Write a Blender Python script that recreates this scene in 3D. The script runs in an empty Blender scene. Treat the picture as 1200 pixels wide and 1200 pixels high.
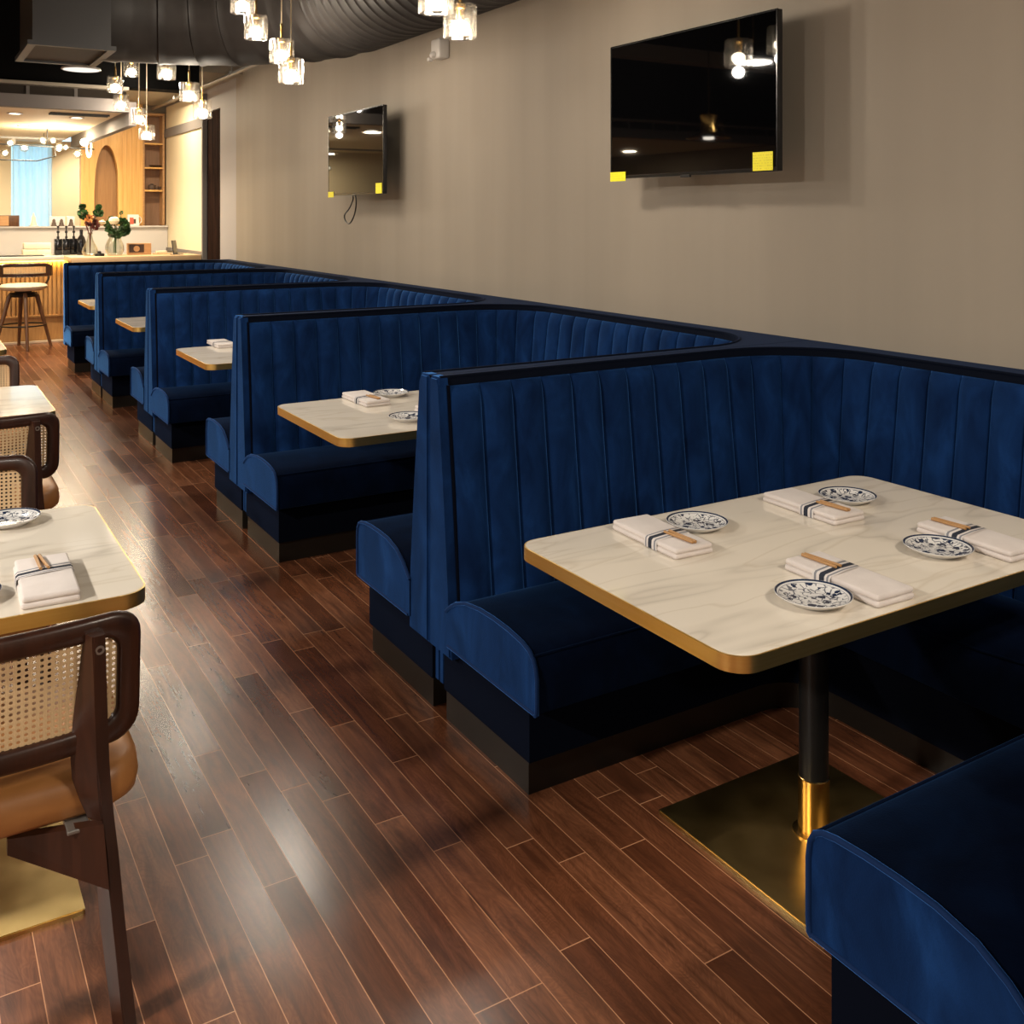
import bpy, bmesh, math, random
from mathutils import Vector, Matrix
random.seed(7)
PI = math.pi
SC = bpy.context.scene
COL = SC.collection

# ------------------------------------------------------------------ node helpers
class NT:
    def __init__(s, name):
        s.m = bpy.data.materials.new(name); s.m.use_nodes = True
        s.t = s.m.node_tree; s.t.nodes.clear()
        s.out = s.t.nodes.new('ShaderNodeOutputMaterial')
    def n(s, typ, **kw):
        nd = s.t.nodes.new(typ)
        for k, v in kw.items(): setattr(nd, k, v)
        return nd
    def put(s, sock, v):
        if v is None: return
        if hasattr(v, 'is_output') or isinstance(v, bpy.types.NodeSocket): s.t.links.new(v, sock)
        else:
            if hasattr(sock.default_value, '__len__'):
                v = tuple(v) if hasattr(v, '__len__') else (v,)*len(sock.default_value)
                if len(sock.default_value) == 4 and len(v) == 3: v = v + (1,)
            sock.default_value = v
    def math(s, op, a, b=None, c=None, clamp=False):
        nd = s.n('ShaderNodeMath', operation=op, use_clamp=clamp)
        s.put(nd.inputs[0], a); s.put(nd.inputs[1], b); s.put(nd.inputs[2], c)
        return nd.outputs[0]
    def vmath(s, op, a, b=None):
        nd = s.n('ShaderNodeVectorMath', operation=op)
        s.put(nd.inputs[0], a); s.put(nd.inputs[1], b)
        return nd.outputs['Value'] if op in ('LENGTH', 'DISTANCE', 'DOT_PRODUCT') else nd.outputs[0]
    def obj(s): return s.n('ShaderNodeTexCoord').outputs['Object']
    def uv(s): return s.n('ShaderNodeTexCoord').outputs['UV']
    def sep(s, v):
        nd = s.n('ShaderNodeSeparateXYZ'); s.put(nd.inputs[0], v); return nd.outputs
    def comb(s, x, y, z):
        nd = s.n('ShaderNodeCombineXYZ')
        for i, v in enumerate((x, y, z)): s.put(nd.inputs[i], v)
        return nd.outputs[0]
    def scale(s, v, sc):
        return s.vmath('MULTIPLY', v, sc)
    def noise(s, vec, scale=5, detail=2, rough=.5, dist=0):
        nd = s.n('ShaderNodeTexNoise'); s.put(nd.inputs['Vector'], vec)
        s.put(nd.inputs['Scale'], scale); s.put(nd.inputs['Detail'], detail)
        s.put(nd.inputs['Roughness'], rough); s.put(nd.inputs['Distortion'], dist)
        return nd.outputs['Fac']
    def white(s, vec, dim='2D'):
        nd = s.n('ShaderNodeTexWhiteNoise', noise_dimensions=dim)
        s.put(nd.inputs['W' if dim == '1D' else 'Vector'], vec)
        return nd.outputs['Value'], nd.outputs['Color']
    def ramp(s, fac, stops, interp='LINEAR'):
        nd = s.n('ShaderNodeValToRGB'); s.put(nd.inputs[0], fac)
        cr = nd.color_ramp; cr.interpolation = interp
        while len(cr.elements) < len(stops): cr.elements.new(.5)
        for e, (p, c) in zip(cr.elements, stops):
            e.position = p; e.color = tuple(c) + (1,) if len(c) == 3 else c
        return nd.outputs[0]
    def mix(s, f, a, b, mode='MIX'):
        nd = s.n('ShaderNodeMix', data_type='RGBA', blend_type=mode)
        s.put(nd.inputs[0], f); s.put(nd.inputs[6], a); s.put(nd.inputs[7], b)
        return nd.outputs[2]
    def bump(s, h, strength=.2, dist=.01):
        nd = s.n('ShaderNodeBump'); s.put(nd.inputs['Height'], h)
        s.put(nd.inputs['Strength'], strength); s.put(nd.inputs['Distance'], dist)
        return nd.outputs[0]
    def pr(s, **kw):
        nd = s.n('ShaderNodeBsdfPrincipled')
        for k, v in kw.items():
            s.put(nd.inputs[k.replace('_', ' ').replace('Coat W', 'Coat W')], v)
        s.t.links.new(nd.outputs[0], s.out.inputs[0])
        return nd

def P(name, color, rough=.5, metal=0, **kw):
    n = NT(name)
    n.pr(Base_Color=color, Roughness=rough, Metallic=metal, **kw)
    return n.m

def Em(name, color, strength):
    n = NT(name)
    e = n.n('ShaderNodeEmission'); n.put(e.inputs[0], color); e.inputs[1].default_value = strength
    n.t.links.new(e.outputs[0], n.out.inputs[0])
    return n.m

def lin(r, g, b):
    f = lambda c: (c/255/12.92 if c/255 <= .04045 else ((c/255+.055)/1.055)**2.4)
    return (f(r), f(g), f(b))

M = {}
# ------------------------------------------------------------------ materials
def velvet(name, k, sheen):
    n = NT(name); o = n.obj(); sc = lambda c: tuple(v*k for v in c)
    a = n.noise(n.scale(o, (1, 1, .45)), 9, 3, .6, .6)
    b = n.noise(o, 260, 2, .6)
    c = n.ramp(a, [(.3, sc((.0014, .0062, .025))), (.55, sc((.0028, .0130, .050))), (.78, sc((.0050, .0235, .086)))])
    c = n.mix(n.math('MULTIPLY', b, .35), c, (.001, .004, .016))
    n.pr(Base_Color=c, Roughness=.9, Specular_IOR_Level=.05, Sheen_Weight=sheen, Sheen_Roughness=.33,
         Sheen_Tint=(.105, .36, 1.0), Normal=n.bump(b, .25, .002))
    return n.m
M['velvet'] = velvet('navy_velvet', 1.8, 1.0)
M['velvet_shaded'] = velvet('navy_velvet_shaded', .26, .12)  # shaded copy of the navy velvet: seat shade put into its colour
M['piping'] = P('navy_piping', (.004, .016, .060), .8, 0, Specular_IOR_Level=.1, Sheen_Weight=.8, Sheen_Tint=(.09, .30, .9), Sheen_Roughness=.35)
M['apron'] = P('black_navy_apron', (.0012, .0020, .0055), .9, 0, Specular_IOR_Level=.05, Sheen_Weight=.16, Sheen_Tint=(.1, .3, .9), Sheen_Roughness=.35)
def capmat():
    n = NT('black_leatherette'); o = n.obj()
    n.pr(Base_Color=(.0022, .0034, .008), Roughness=.75, Specular_IOR_Level=.04, Sheen_Weight=.08, Sheen_Tint=(.2, .35, .8), Normal=n.bump(n.noise(o, 300, 2), .15, .001))
    return n.m
M['cap'] = capmat()
M['kick'] = P('dark_kick_metal', (.042, .035, .028), .38, .8)

def floor_mat():
    n = NT('walnut_planks'); o = n.obj(); x, y, z = n.sep(o)
    W = .079
    xr = n.math('DIVIDE', x, W); row = n.math('FLOOR', xr)
    r1, rc = n.white(row, '1D'); r2, _ = n.white(n.math('ADD', row, 91.3), '1D')
    L = n.math('ADD', .62, n.math('MULTIPLY', r2, .6))
    yy = n.math('DIVIDE', n.math('ADD', y, n.math('MULTIPLY', r1, 7)), L)
    cell = n.math('FLOOR', yy)
    idv, idc = n.white(n.comb(row, cell, 0), '2D')
    fx = n.math('MULTIPLY', n.math('FRACT', xr), W); fx = n.math('MINIMUM', fx, n.math('SUBTRACT', W, fx))
    fy = n.math('MULTIPLY', n.math('FRACT', yy), L)
    seam = n.math('MAXIMUM', n.math('LESS_THAN', fx, .0010), n.math('LESS_THAN', fy, .0028))
    base = n.ramp(idv, [(0, (.105, .034, .0145)), (.25, (.170, .058, .025)), (.5, (.210, .076, .033)), (.8, (.250, .094, .042)), (1, (.135, .045, .020))])
    off = n.vmath('ADD', n.comb(n.math('MULTIPLY', x, 1), n.math('MULTIPLY', y, .10), 0), n.scale(idc, (9, 9, 9)))
    g = n.noise(off, 34, 4, .62, 1.2)
    g2 = n.noise(n.vmath('ADD', n.comb(x, n.math('MULTIPLY', y, .35), 0), n.scale(idc, (5, 5, 5))), 9, 2, .5, 2.5)
    rings = n.math('SINE', n.math('MULTIPLY', g2, 90))
    col = n.mix(n.ramp(g, [(.36, (0, 0, 0)), (.66, (.75, .75, .75))]), base, (.052, .017, .008))
    col = n.mix(n.math('MULTIPLY', n.math('MULTIPLY_ADD', rings, .5, .5), .25), col, (.055, .018, .009))
    col = n.mix(seam, col, (.50, .24, .12))
    geo = n.n('ShaderNodeNewGeometry').outputs['Normal']
    tilt = n.vmath('MULTIPLY', n.vmath('SUBTRACT', idc, (.5, .5, .5)), (.013, .013, 0))
    bmp = n.bump(n.math('ADD', n.math('MULTIPLY', g, .6), n.math('MULTIPLY', rings, .05)), .018, .004)
    nr = n.vmath('NORMALIZE', n.vmath('ADD', bmp, tilt))
    rg = n.math('ADD', .225, n.math('MULTIPLY', idv, .07))
    n.pr(Base_Color=col, Roughness=rg, Specular_IOR_Level=.5, Normal=nr)
    return n.m
M['floor'] = floor_mat()

def wall_mat(name, c, amt=.14):
    n = NT(name); o = n.obj()
    a = n.noise(n.scale(o, (1, 1.0, .06)), 3.2, 3, .6)
    b = n.noise(n.scale(o, (1, 1, .5)), 1.1, 2)
    d = n.noise(o, 120, 2)
    k = n.math('ADD', 1-amt*.75, n.math('ADD', n.math('MULTIPLY', a, amt), n.math('MULTIPLY', b, amt*.5)))
    col = n.scale(c, n.comb(k, k, k))
    n.pr(Base_Color=col, Roughness=.62, Specular_IOR_Level=.3, Normal=n.bump(d, .06, .002))
    return n.m
M['wall'] = wall_mat('taupe_wall', (.305, .260, .206), .28)
M['white_wall'] = wall_mat('white_wall', (.36, .335, .33), .05)
M['cream'] = wall_mat('cream_wall', (.70, .60, .42), .05)
M['cream_ceiling'] = P('cream_ceiling_paint', (.74, .62, .42), .7)
M['splash'] = wall_mat('pale_grey_tile', (.52, .49, .47), .05)
M['black_ceiling'] = P('black_ceiling_paint', (.0025, .0023, .0022), .9, 0, Specular_IOR_Level=.08)
M['fascia'] = P('grey_fascia', (.17, .15, .138), .8)
M['brown_band'] = P('dark_brown_board', (.03, .020, .012), .8)
M['beige'] = P('beige_soffit', (.28, .24, .19), .8)
def duct_mat():
    n = NT('dark_duct_paint'); o = n.obj()
    a = n.noise(o, 6, 3)
    n.pr(Base_Color=n.ramp(a, [(.3, (.024, .021, .0195)), (.7, (.036, .032, .030))]), Roughness=.55, Metallic=0, Specular_IOR_Level=.25)
    return n.m
M['duct'] = duct_mat()
M['plenum'] = P('dark_plenum_paint', (.026, .024, .024), .5, .1)

def marble():
    n = NT('cream_marble'); o = n.obj()
    inf = n.n('ShaderNodeObjectInfo').outputs['Random']
    v = n.vmath('ADD', n.scale(o, (.55, 2.4, 1)), n.comb(n.math('MULTIPLY', inf, 20), n.math('MULTIPLY', inf, 7), 0))
    w = n.vmath('ADD', v, n.scale(n.n('ShaderNodeTexNoise').outputs['Color'], (0, 0, 0)))
    a = n.noise(v, 1.5, 3, .5, .3)
    d = n.math('ABSOLUTE', n.math('SUBTRACT', a, .5))
    vein = n.ramp(d, [(0, (1, 1, 1)), (.008, (.45, .45, .45)), (.03, (0, 0, 0))])
    m = n.noise(o, 3.2, 2)
    msk = n.ramp(m, [(.42, (0, 0, 0)), (.62, (1, 1, 1))])
    k = n.math('MULTIPLY', vein, n.math('ADD', .2, n.math('MULTIPLY', msk, .35)))
    a2 = n.noise(n.vmath('ADD', v, (4, 9, 2)), 2.2, 3, .5, .4)
    k2 = n.math('MULTIPLY', n.ramp(n.math('ABSOLUTE', n.math('SUBTRACT', a2, .5)), [(0, (1, 1, 1)), (.015, (0, 0, 0))]), .3)
    c = n.mix(k, (.75, .675, .57), (.44, .38, .31))
    c = n.mix(k2, c, (.50, .40, .28))
    n.pr(Base_Color=c, Roughness=.08, Specular_IOR_Level=.5)
    return n.m
M['marble'] = marble()
def brass():
    n = NT('brushed_brass'); o = n.obj()
    a = n.noise(n.scale(o, (1, 1, 30)), 5, 1)
    c = n.ramp(a, [(.3, (.80, .54, .16)), (.7, (.84, .59, .20))])
    n.pr(Base_Color=c, Roughness=n.math('ADD', .32, n.math('MULTIPLY', a, .05)), Metallic=1)
    return n.m
M['brass'] = brass()
def brass_plate():
    n = NT('worn_brass_plate'); o = n.obj()
    a = n.noise(o, 7, 3)
    c = n.ramp(a, [(.3, (.52, .36, .13)), (.7, (.70, .51, .21))])
    n.pr(Base_Color=c, Roughness=n.math('ADD', .22, n.math('MULTIPLY', a, .2)), Metallic=1)
    return n.m
M['brass_plate'] = brass_plate()
M['gold'] = P('polished_gold', (.80, .50, .16), .22, 1)
M['black_metal'] = P('black_metal', (.006, .006, .006), .4, .3)
M['black_plastic'] = P('black_plastic', (.005, .005, .006), .3)
M['chrome'] = P('chrome', (.6, .6, .6), .2, 1)
M['steel'] = P('grey_steel', (.28, .27, .25), .4, .8)
M['bezel'] = P('dark_glossy_bezel', (.02, .019, .018), .18, .6)
M['screen'] = P('tv_glass', (.0015, .0015, .0018), .025, 0, Specular_IOR_Level=.5)
def sticker_mat():
    n = NT('yellow_label'); o = n.obj(); x, y, z = n.sep(o)
    rowv = n.math('FLOOR', n.math('MULTIPLY', z, 95))
    inrow = n.math('LESS_THAN', n.math('FRACT', n.math('MULTIPLY', z, 95)), .35)
    a = n.noise(n.comb(n.math('MULTIPLY', y, 300), rowv, 0), 1, 1)
    k = n.math('MULTIPLY', inrow, n.math('GREATER_THAN', a, .57))
    n.pr(Base_Color=n.mix(k, (.95, .85, .0), (.3, .25, .0)), Roughness=.5)
    return n.m
M['sticker'] = sticker_mat()
def wood(name, c0, c1, sc=(14, 14, 1.2), rough=.4, coat=0, spec=.5):
    n = NT(name); o = n.obj()
    a = n.noise(n.scale(o, sc), 3, 4, .6, .6)
    n.pr(Base_Color=n.ramp(a, [(.3, c0), (.7, c1)]), Roughness=rough, Specular_IOR_Level=spec, Coat_Weight=coat, Coat_Roughness=.12)
    return n.m
M['chair_wood'] = wood('dark_walnut', (.017, .0055, .0028), (.040, .0125, .0060), (14, 14, 1.2), .36, .18)
M['stool_wood'] = wood('stool_walnut', (.07, .028, .012), (.13, .055, .022), (14, 14, 1.2), .4)
M['oak'] = wood('light_oak', (.55, .36, .19), (.68, .47, .27), (1.2, 14, 14), .4)
M['slat'] = wood('slat_oak', (.32, .165, .055), (.45, .245, .09), (14, 14, 1.2), .45)
M['amber_wood'] = wood('amber_panel', (.62, .33, .09), (.76, .44, .15), (10, 10, .6), .4)
M['niche_wood'] = wood('niche_panel', (.26, .13, .045), (.36, .19, .07), (10, 10, .6), .5)
M['shelf_back'] = wood('shelf_back', (.22, .12, .065), (.30, .17, .10), (10, 10, .6), .5)
M['box_wood'] = wood('box_wood', (.42, .22, .09), (.55, .31, .14), (2, 14, 14), .5)
M['dark_plank'] = wood('dark_plank', (.008, .004, .003), (.026, .012, .008), (8, 3, .8), .9, spec=.03)
M['leather'] = (lambda n: (n.pr(Base_Color=n.ramp(n.noise(n.obj(), 8, 2), [(.3, (.30, .125, .035)), (.7, (.40, .175, .055))]), Roughness=.42, Normal=n.bump(n.noise(n.obj(), 220, 2), .12, .001)), n.m)[1])(NT('tan_leather'))
def cane_mat():
    n = NT('woven_cane'); u = n.uv(); x, y, z = n.sep(u)
    S = .0128
    gx = n.math('MULTIPLY', n.math('SUBTRACT', n.math('FRACT', n.math('DIVIDE', x, S)), .5), 1)
    gy = n.math('MULTIPLY', n.math('SUBTRACT', n.math('FRACT', n.math('DIVIDE', y, S*.88)), .5), 1)
    d = n.math('POWER', n.math('ADD', n.math('POWER', n.math('ABSOLUTE', gx), 2.4), n.math('POWER', n.math('ABSOLUTE', gy), 2.4)), 1/2.4)
    hole = n.math('LESS_THAN', d, .25)
    weave = n.math('SINE', n.math('MULTIPLY', n.math('ADD', x, y), 1500))
    w2 = n.math('SINE', n.math('MULTIPLY', n.math('SUBTRACT', x, y), 1500))
    k = n.math('MULTIPLY_ADD', n.math('MULTIPLY', weave, w2), .5, .5)
    c = n.mix(k, (.58, .38, .18), (.78, .58, .34))
    b = n.n('ShaderNodeBsdfPrincipled'); n.put(b.inputs['Base Color'], c); b.inputs['Roughness'].default_value = .5
    n.put(b.inputs['Normal'], n.bump(n.math('ADD', k, n.math('MULTIPLY', d, 2)), .5, .002))
    t = n.n('ShaderNodeBsdfTransparent'); mx = n.n('ShaderNodeMixShader')
    n.put(mx.inputs[0], hole); n.t.links.new(b.outputs[0], mx.inputs[1]); n.t.links.new(t.outputs[0], mx.inputs[2])
    n.t.links.new(mx.outputs[0], n.out.inputs[0])
    return n.m
M['cane'] = cane_mat()
def plate_mat():
    n = NT('blue_and_white_porcelain'); o = n.obj(); x, y, z = n.sep(o)
    inf = n.n('ShaderNodeObjectInfo').outputs['Random']
    r = n.vmath('LENGTH', n.comb(x, y, 0))
    o2 = n.vmath('ADD', n.comb(x, y, 0), n.comb(n.math('MULTIPLY', inf, 3), n.math('MULTIPLY', inf, 5), 0))
    vo = n.n('ShaderNodeTexVoronoi', feature='F1'); n.put(vo.inputs['Vector'], n.vmath('ADD', o2, n.scale(n.comb(n.noise(o2, 60, 1), n.noise(n.vmath('ADD', o2, (3, 3, 3)), 60, 1), 0), (.012, .012, 0)))); vo.inputs['Scale'].default_value = 44
    blob = n.math('LESS_THAN', vo.outputs['Distance'], .40)
    vo2 = n.n('ShaderNodeTexVoronoi', feature='DISTANCE_TO_EDGE'); n.put(vo2.inputs['Vector'], o2); vo2.inputs['Scale'].default_value = 62
    twig = n.math('LESS_THAN', vo2.outputs['Distance'], .07)
    nz = n.noise(o2, 90, 1)
    k = n.math('MAXIMUM', n.math('MULTIPLY', blob, n.math('GREATER_THAN', nz, .40)), n.math('MULTIPLY', n.math('MULTIPLY', twig, n.math('GREATER_THAN', nz, .44)), .8))
    inside = n.math('LESS_THAN', r, .0705)
    k = n.math('MULTIPLY', k, inside)
    ring = n.math('MULTIPLY', n.math('GREATER_THAN', r, .0752), n.math('LESS_THAN', r, .0795))
    ring2 = n.math('MULTIPLY', n.math('MULTIPLY', n.math('GREATER_THAN', r, .0705), n.math('LESS_THAN', r, .0718)), .6)
    k = n.math('MAXIMUM', k, n.math('MAXIMUM', ring, ring2))
    up = n.math('GREATER_THAN', n.sep(n.n('ShaderNodeNewGeometry').outputs['Normal'])[2], .1)
    k = n.math('MULTIPLY', k, up)
    c = n.mix(k, (.68, .66, .64), (.016, .027, .062))
    n.pr(Base_Color=c, Roughness=.15)
    return n.m
M['plate'] = plate_mat()
def linen():
    n = NT('white_linen'); o = n.obj()
    a = n.noise(o, 14, 3); b = n.noise(o, 400, 2)
    n.pr(Base_Color=n.ramp(a, [(.3, (.60, .53, .49)), (.7, (.68, .61, .57))]), Roughness=.85, Sheen_Weight=.15, Normal=n.bump(n.math('ADD', n.math('MULTIPLY', a, 2), b), .25, .003))
    return n.m
M['linen'] = linen()
def band_mat():
    n = NT('striped_band'); o = n.obj(); x, y, z = n.sep(o)
    k = n.math('MULTIPLY', n.math('GREATER_THAN', n.math('ABSOLUTE', n.math('SUBTRACT', y, .0)), .0035), n.math('LESS_THAN', n.math('ABSOLUTE', y), .0075))
    n.pr(Base_Color=n.ramp(n.math('ADD', n.math('MULTIPLY', n.math('SUBTRACT', y, n.math('MULTIPLY', x, .12)), 19), .5), [(0, (.62, .56, .53)), (.10, (.20, .20, .22)), (.20, (.64, .58, .55)), (.32, (.012, .016, .03)), (.60, (.64, .58, .55)), (.76, (.20, .20, .22)), (.88, (.62, .57, .54))], 'CONSTANT'), Roughness=.85)
    return n.m
M['band'] = band_mat()
M['bamboo'] = wood('chopstick_wood', (.34, .17, .06), (.48, .26, .10), (20, 3, 20), .45)
def crystal():
    n = NT('crystal_glass')
    t = n.n('ShaderNodeBsdfTransparent'); t.inputs[0].default_value = (.95, .93, .90, 1)
    g = n.n('ShaderNodeBsdfGlossy'); g.inputs['Roughness'].default_value = .06
    tl = n.n('ShaderNodeBsdfTranslucent'); tl.inputs[0].default_value = (.9, .82, .7, 1)
    lw = n.n('ShaderNodeLayerWeight'); lw.inputs[0].default_value = .35
    m1 = n.n('ShaderNodeMixShader'); n.put(m1.inputs[0], n.math('MULTIPLY', lw.outputs['Facing'], .7))
    n.t.links.new(t.outputs[0], m1.inputs[1]); n.t.links.new(g.outputs[0], m1.inputs[2])
    m2 = n.n('ShaderNodeMixShader'); m2.inputs[0].default_value = .03
    n.t.links.new(m1.outputs[0], m2.inputs[1]); n.t.links.new(tl.outputs[0], m2.inputs[2])
    n.t.links.new(m2.outputs[0], n.out.inputs[0])
    return n.m
M['crystal'] = crystal()
def clear_glass():
    n = NT('clear_glass')
    t = n.n('ShaderNodeBsdfTransparent'); t.inputs[0].default_value = (.92, .93, .9, 1)
    g = n.n('ShaderNodeBsdfGlossy'); g.inputs['Roughness'].default_value = .05
    lw = n.n('ShaderNodeLayerWeight'); lw.inputs[0].default_value = .4
    m1 = n.n('ShaderNodeMixShader'); n.put(m1.inputs[0], n.math('MULTIPLY', lw.outputs['Facing'], .6))
    n.t.links.new(t.outputs[0], m1.inputs[1]); n.t.links.new(g.outputs[0], m1.inputs[2])
    n.t.links.new(m1.outputs[0], n.out.inputs[0])
    return n.m
M['glass'] = clear_glass()
M['bulb'] = Em('warm_bulb', (1, .88, .70), 60)
M['lamp_disc'] = Em('lamp_disc', (1, .90, .76), 14)
M['lamp_disc_dim'] = Em('lamp_disc_dim', (1, .92, .82), 1.0)
M['downlight'] = Em('downlight_lens', (1, .92, .75), 9)
M['led'] = Em('amber_led', (1, .62, .10), 7)
M['ring_led'] = Em('ring_led', (1, .86, .55), 9)
M['globe'] = Em('lit_globe', (1, .88, .66), 4.5)
M['daylight'] = Em('daylight', (.42, .76, 1), 2.2)
def curtain_mat():
    n = NT('sheer_curtain')
    d = n.n('ShaderNodeBsdfDiffuse'); d.inputs[0].default_value = (.75, .85, .92, 1)
    t = n.n('ShaderNodeBsdfTranslucent'); t.inputs[0].default_value = (.80, .90, .97, 1)
    tr = n.n('ShaderNodeBsdfTransparent')
    m = n.n('ShaderNodeMixShader'); m.inputs[0].default_value = .7
    n.t.links.new(d.outputs[0], m.inputs[1]); n.t.links.new(t.outputs[0], m.inputs[2])
    m2 = n.n('ShaderNodeMixShader'); m2.inputs[0].default_value = .2
    n.t.links.new(m.outputs[0], m2.inputs[1]); n.t.links.new(tr.outputs[0], m2.inputs[2])
    n.t.links.new(m2.outputs[0], n.out.inputs[0])
    return n.m
M['sheer'] = curtain_mat()
M['white_plastic'] = P('white_plastic', (.55, .52, .49), .4)
M['white_ceramic'] = P('white_ceramic', (.75, .72, .68), .25)
M['cream_card'] = P('cream_card', (.72, .62, .45), .7)
M['black_glass'] = P('black_glass', (.004, .004, .005), .12)
M['leaf'] = (lambda n: (n.pr(Base_Color=n.ramp(n.noise(n.obj(), 30, 2), [(.3, (.012, .045, .014)), (.7, (.05, .12, .03))]), Roughness=.5), n.m)[1])(NT('green_leaf'))
M['dark_flower'] = P('dark_red_flower', (.10, .02, .015), .7)
M['orange_flower'] = P('orange_flower', (.55, .20, .05), .7)
M['white_flower'] = P('white_flower', (.78, .72, .52), .6)
M['counter_grey'] = P('grey_counter', (.50, .46, .41), .3)
M['seat_cream'] = P('cream_seat', (.55, .48, .36), .6)
M['figure'] = P('brown_figure', (.08, .05, .035), .6)
M['red'] = P('red_print', (.55, .10, .06), .6)
M['pinkcard'] = P('pink_print', (.70, .45, .38), .6)
M['dark_print'] = P('dark_print', (.05, .025, .016), .4)
M['slot'] = P('slot_black', (.01, .01, .008), .6)
M['base_trim'] = P('pale_base_trim', (.55, .44, .32), .4)

# ------------------------------------------------------------------ mesh helpers
def B(): return bmesh.new()
def finish(name, bm, mats, parent=None, smooth=None, loc=None, recalc=True):
    if recalc: bmesh.ops.recalc_face_normals(bm, faces=bm.faces[:])
    me = bpy.data.meshes.new(name); bm.to_mesh(me); bm.free()
    o = bpy.data.objects.new(name, me); COL.objects.link(o)
    if not isinstance(mats, (list, tuple)): mats = [mats]
    for m in mats: me.materials.append(M[m] if isinstance(m, str) else m)
    if smooth is not None:
        for p in me.polygons: p.use_smooth = True
        try: me.set_sharp_from_angle(angle=math.radians(smooth))
        except Exception: pass
    if parent is not None: o.parent = parent
    if loc: o.location = loc
    return o
def tag(o, label=None, cat=None, group=None, kind=None):
    for k, v in (('label', label), ('category', cat), ('group', group), ('kind', kind)):
        if v: o[k] = v
    return o
def thing(name, label, cat, loc=(0, 0, 0), rz=0, group=None):
    o = bpy.data.objects.new(name, None); COL.objects.link(o)
    o.empty_display_size = .1; o.location = loc; o.rotation_euler = (0, 0, rz)
    return tag(o, label, cat, group)
def dup(root, loc=None, rz=None, label=None, group=None):
    r = root.copy(); COL.objects.link(r)
    if loc is not None: r.location = loc
    if rz is not None: r.rotation_euler = (0, 0, rz)
    if label: r['label'] = label
    if group: r['group'] = group
    for ch in list(root.children):
        c = ch.copy(); COL.objects.link(c); c.parent = r
        for g in list(ch.children):
            d = g.copy(); COL.objects.link(d); d.parent = c
    return r
def box(bm, x0, x1, y0, y1, z0, z1, bevel=0, segs=2, mi=0):
    r = bmesh.ops.create_cube(bm, size=1)
    vs = r['verts']
    for v in vs:
        v.co = Vector(((x0+x1)/2+v.co.x*(x1-x0), (y0+y1)/2+v.co.y*(y1-y0), (z0+z1)/2+v.co.z*(z1-z0)))
    fs = set(f for v in vs for f in v.link_faces)
    for f in fs: f.material_index = mi
    if bevel:
        es = list(set(e for v in vs for e in v.link_edges))
        r2 = bmesh.ops.bevel(bm, geom=es, offset=bevel, segments=segs, affect='EDGES', profile=.5)
        for f in r2['faces']: f.material_index = mi
    return vs
def tube(bm, pts, rad, n=10, cap=True, mi=0):
    pts = [Vector(p) for p in pts]
    rads = rad if isinstance(rad, (list, tuple)) else [rad]*len(pts)
    rings = []; up = None
    for i, p in enumerate(pts):
        t = (pts[min(i+1, len(pts)-1)] - pts[max(i-1, 0)]).normalized()
        if up is None:
            up = Vector((0, 0, 1)) if abs(t.z) < .9 else Vector((1, 0, 0))
        a = t.cross(up).normalized(); b = a.cross(t).normalized(); up = b
        rings.append([bm.verts.new(p + (a*math.cos(2*PI*k/n) + b*math.sin(2*PI*k/n))*rads[i]) for k in range(n)])
    for r0, r1 in zip(rings, rings[1:]):
        for k in range(n):
            f = bm.faces.new((r0[k], r0[(k+1) % n], r1[(k+1) % n], r1[k])); f.material_index = mi
    if cap:
        for r in (rings[0], rings[-1]):
            f = bm.faces.new(r); f.material_index = mi
def lathe(bm, prof, n=32, c=(0, 0, 0), mi=0, closed=False):
    rings = []
    for r, z in prof:
        if r < 1e-5: rings.append([bm.verts.new((c[0], c[1], c[2]+z))])
        else: rings.append([bm.verts.new((c[0]+r*math.cos(2*PI*k/n), c[1]+r*math.sin(2*PI*k/n), c[2]+z)) for k in range(n)])
    seq = list(zip(rings, rings[1:]))
    if closed: seq.append((rings[-1], rings[0]))
    for a, b in seq:
        for k in range(n):
            vs = []
            for v in (a[k % len(a)], a[(k+1) % len(a)], b[(k+1) % len(b)], b[k % len(b)]):
                if v not in vs: vs.append(v)
            if len(vs) >= 3:
                f = bm.faces.new(vs); f.material_index = mi
def prism(bm, poly, f0, f1, axis='x', mi=0):
    """poly of (a,b); extruded from f0 to f1 along axis"""
    def pt(a, b, f): return {'x': (f, a, b), 'y': (a, f, b), 'z': (a, b, f)}[axis]
    v0 = [bm.verts.new(pt(a, b, f0)) for a, b in poly]; v1 = [bm.verts.new(pt(a, b, f1)) for a, b in poly]
    n = len(poly)
    fs = [bm.faces.new(v0), bm.faces.new(v1[::-1])]
    for i in range(n): fs.append(bm.faces.new((v0[i], v0[(i+1) % n], v1[(i+1) % n], v1[i])))
    for f in fs: f.material_index = mi
    return fs
def rrect(hx, hy, r, n=6, cx=0, cy=0):
    pts = []
    for sx, sy, a0 in ((1, 1, 0), (-1, 1, 90), (-1, -1, 180), (1, -1, 270)):
        for k in range(n+1):
            a = math.radians(a0 + 90*k/n)
            pts.append((cx+sx*(hx-r)+r*math.cos(a), cy+sy*(hy-r)+r*math.sin(a)))
    return pts
def grid_faces(bm, rows, closed=False, mi=0):
    for a, b in zip(rows, rows[1:]):
        rng = range(len(a)) if closed else range(len(a)-1)
        for k in rng:
            f = bm.faces.new((a[k], a[(k+1) % len(a)], b[(k+1) % len(b)], b[k])); f.material_index = mi
def struct(name, bm, mat, smooth=None):
    o = finish(name, bm, mat, smooth=smooth); o['kind'] = 'structure'; return o
def sbox(name, dims, mat):
    bm = B(); box(bm, *dims); return struct(name, bm, mat)

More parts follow.
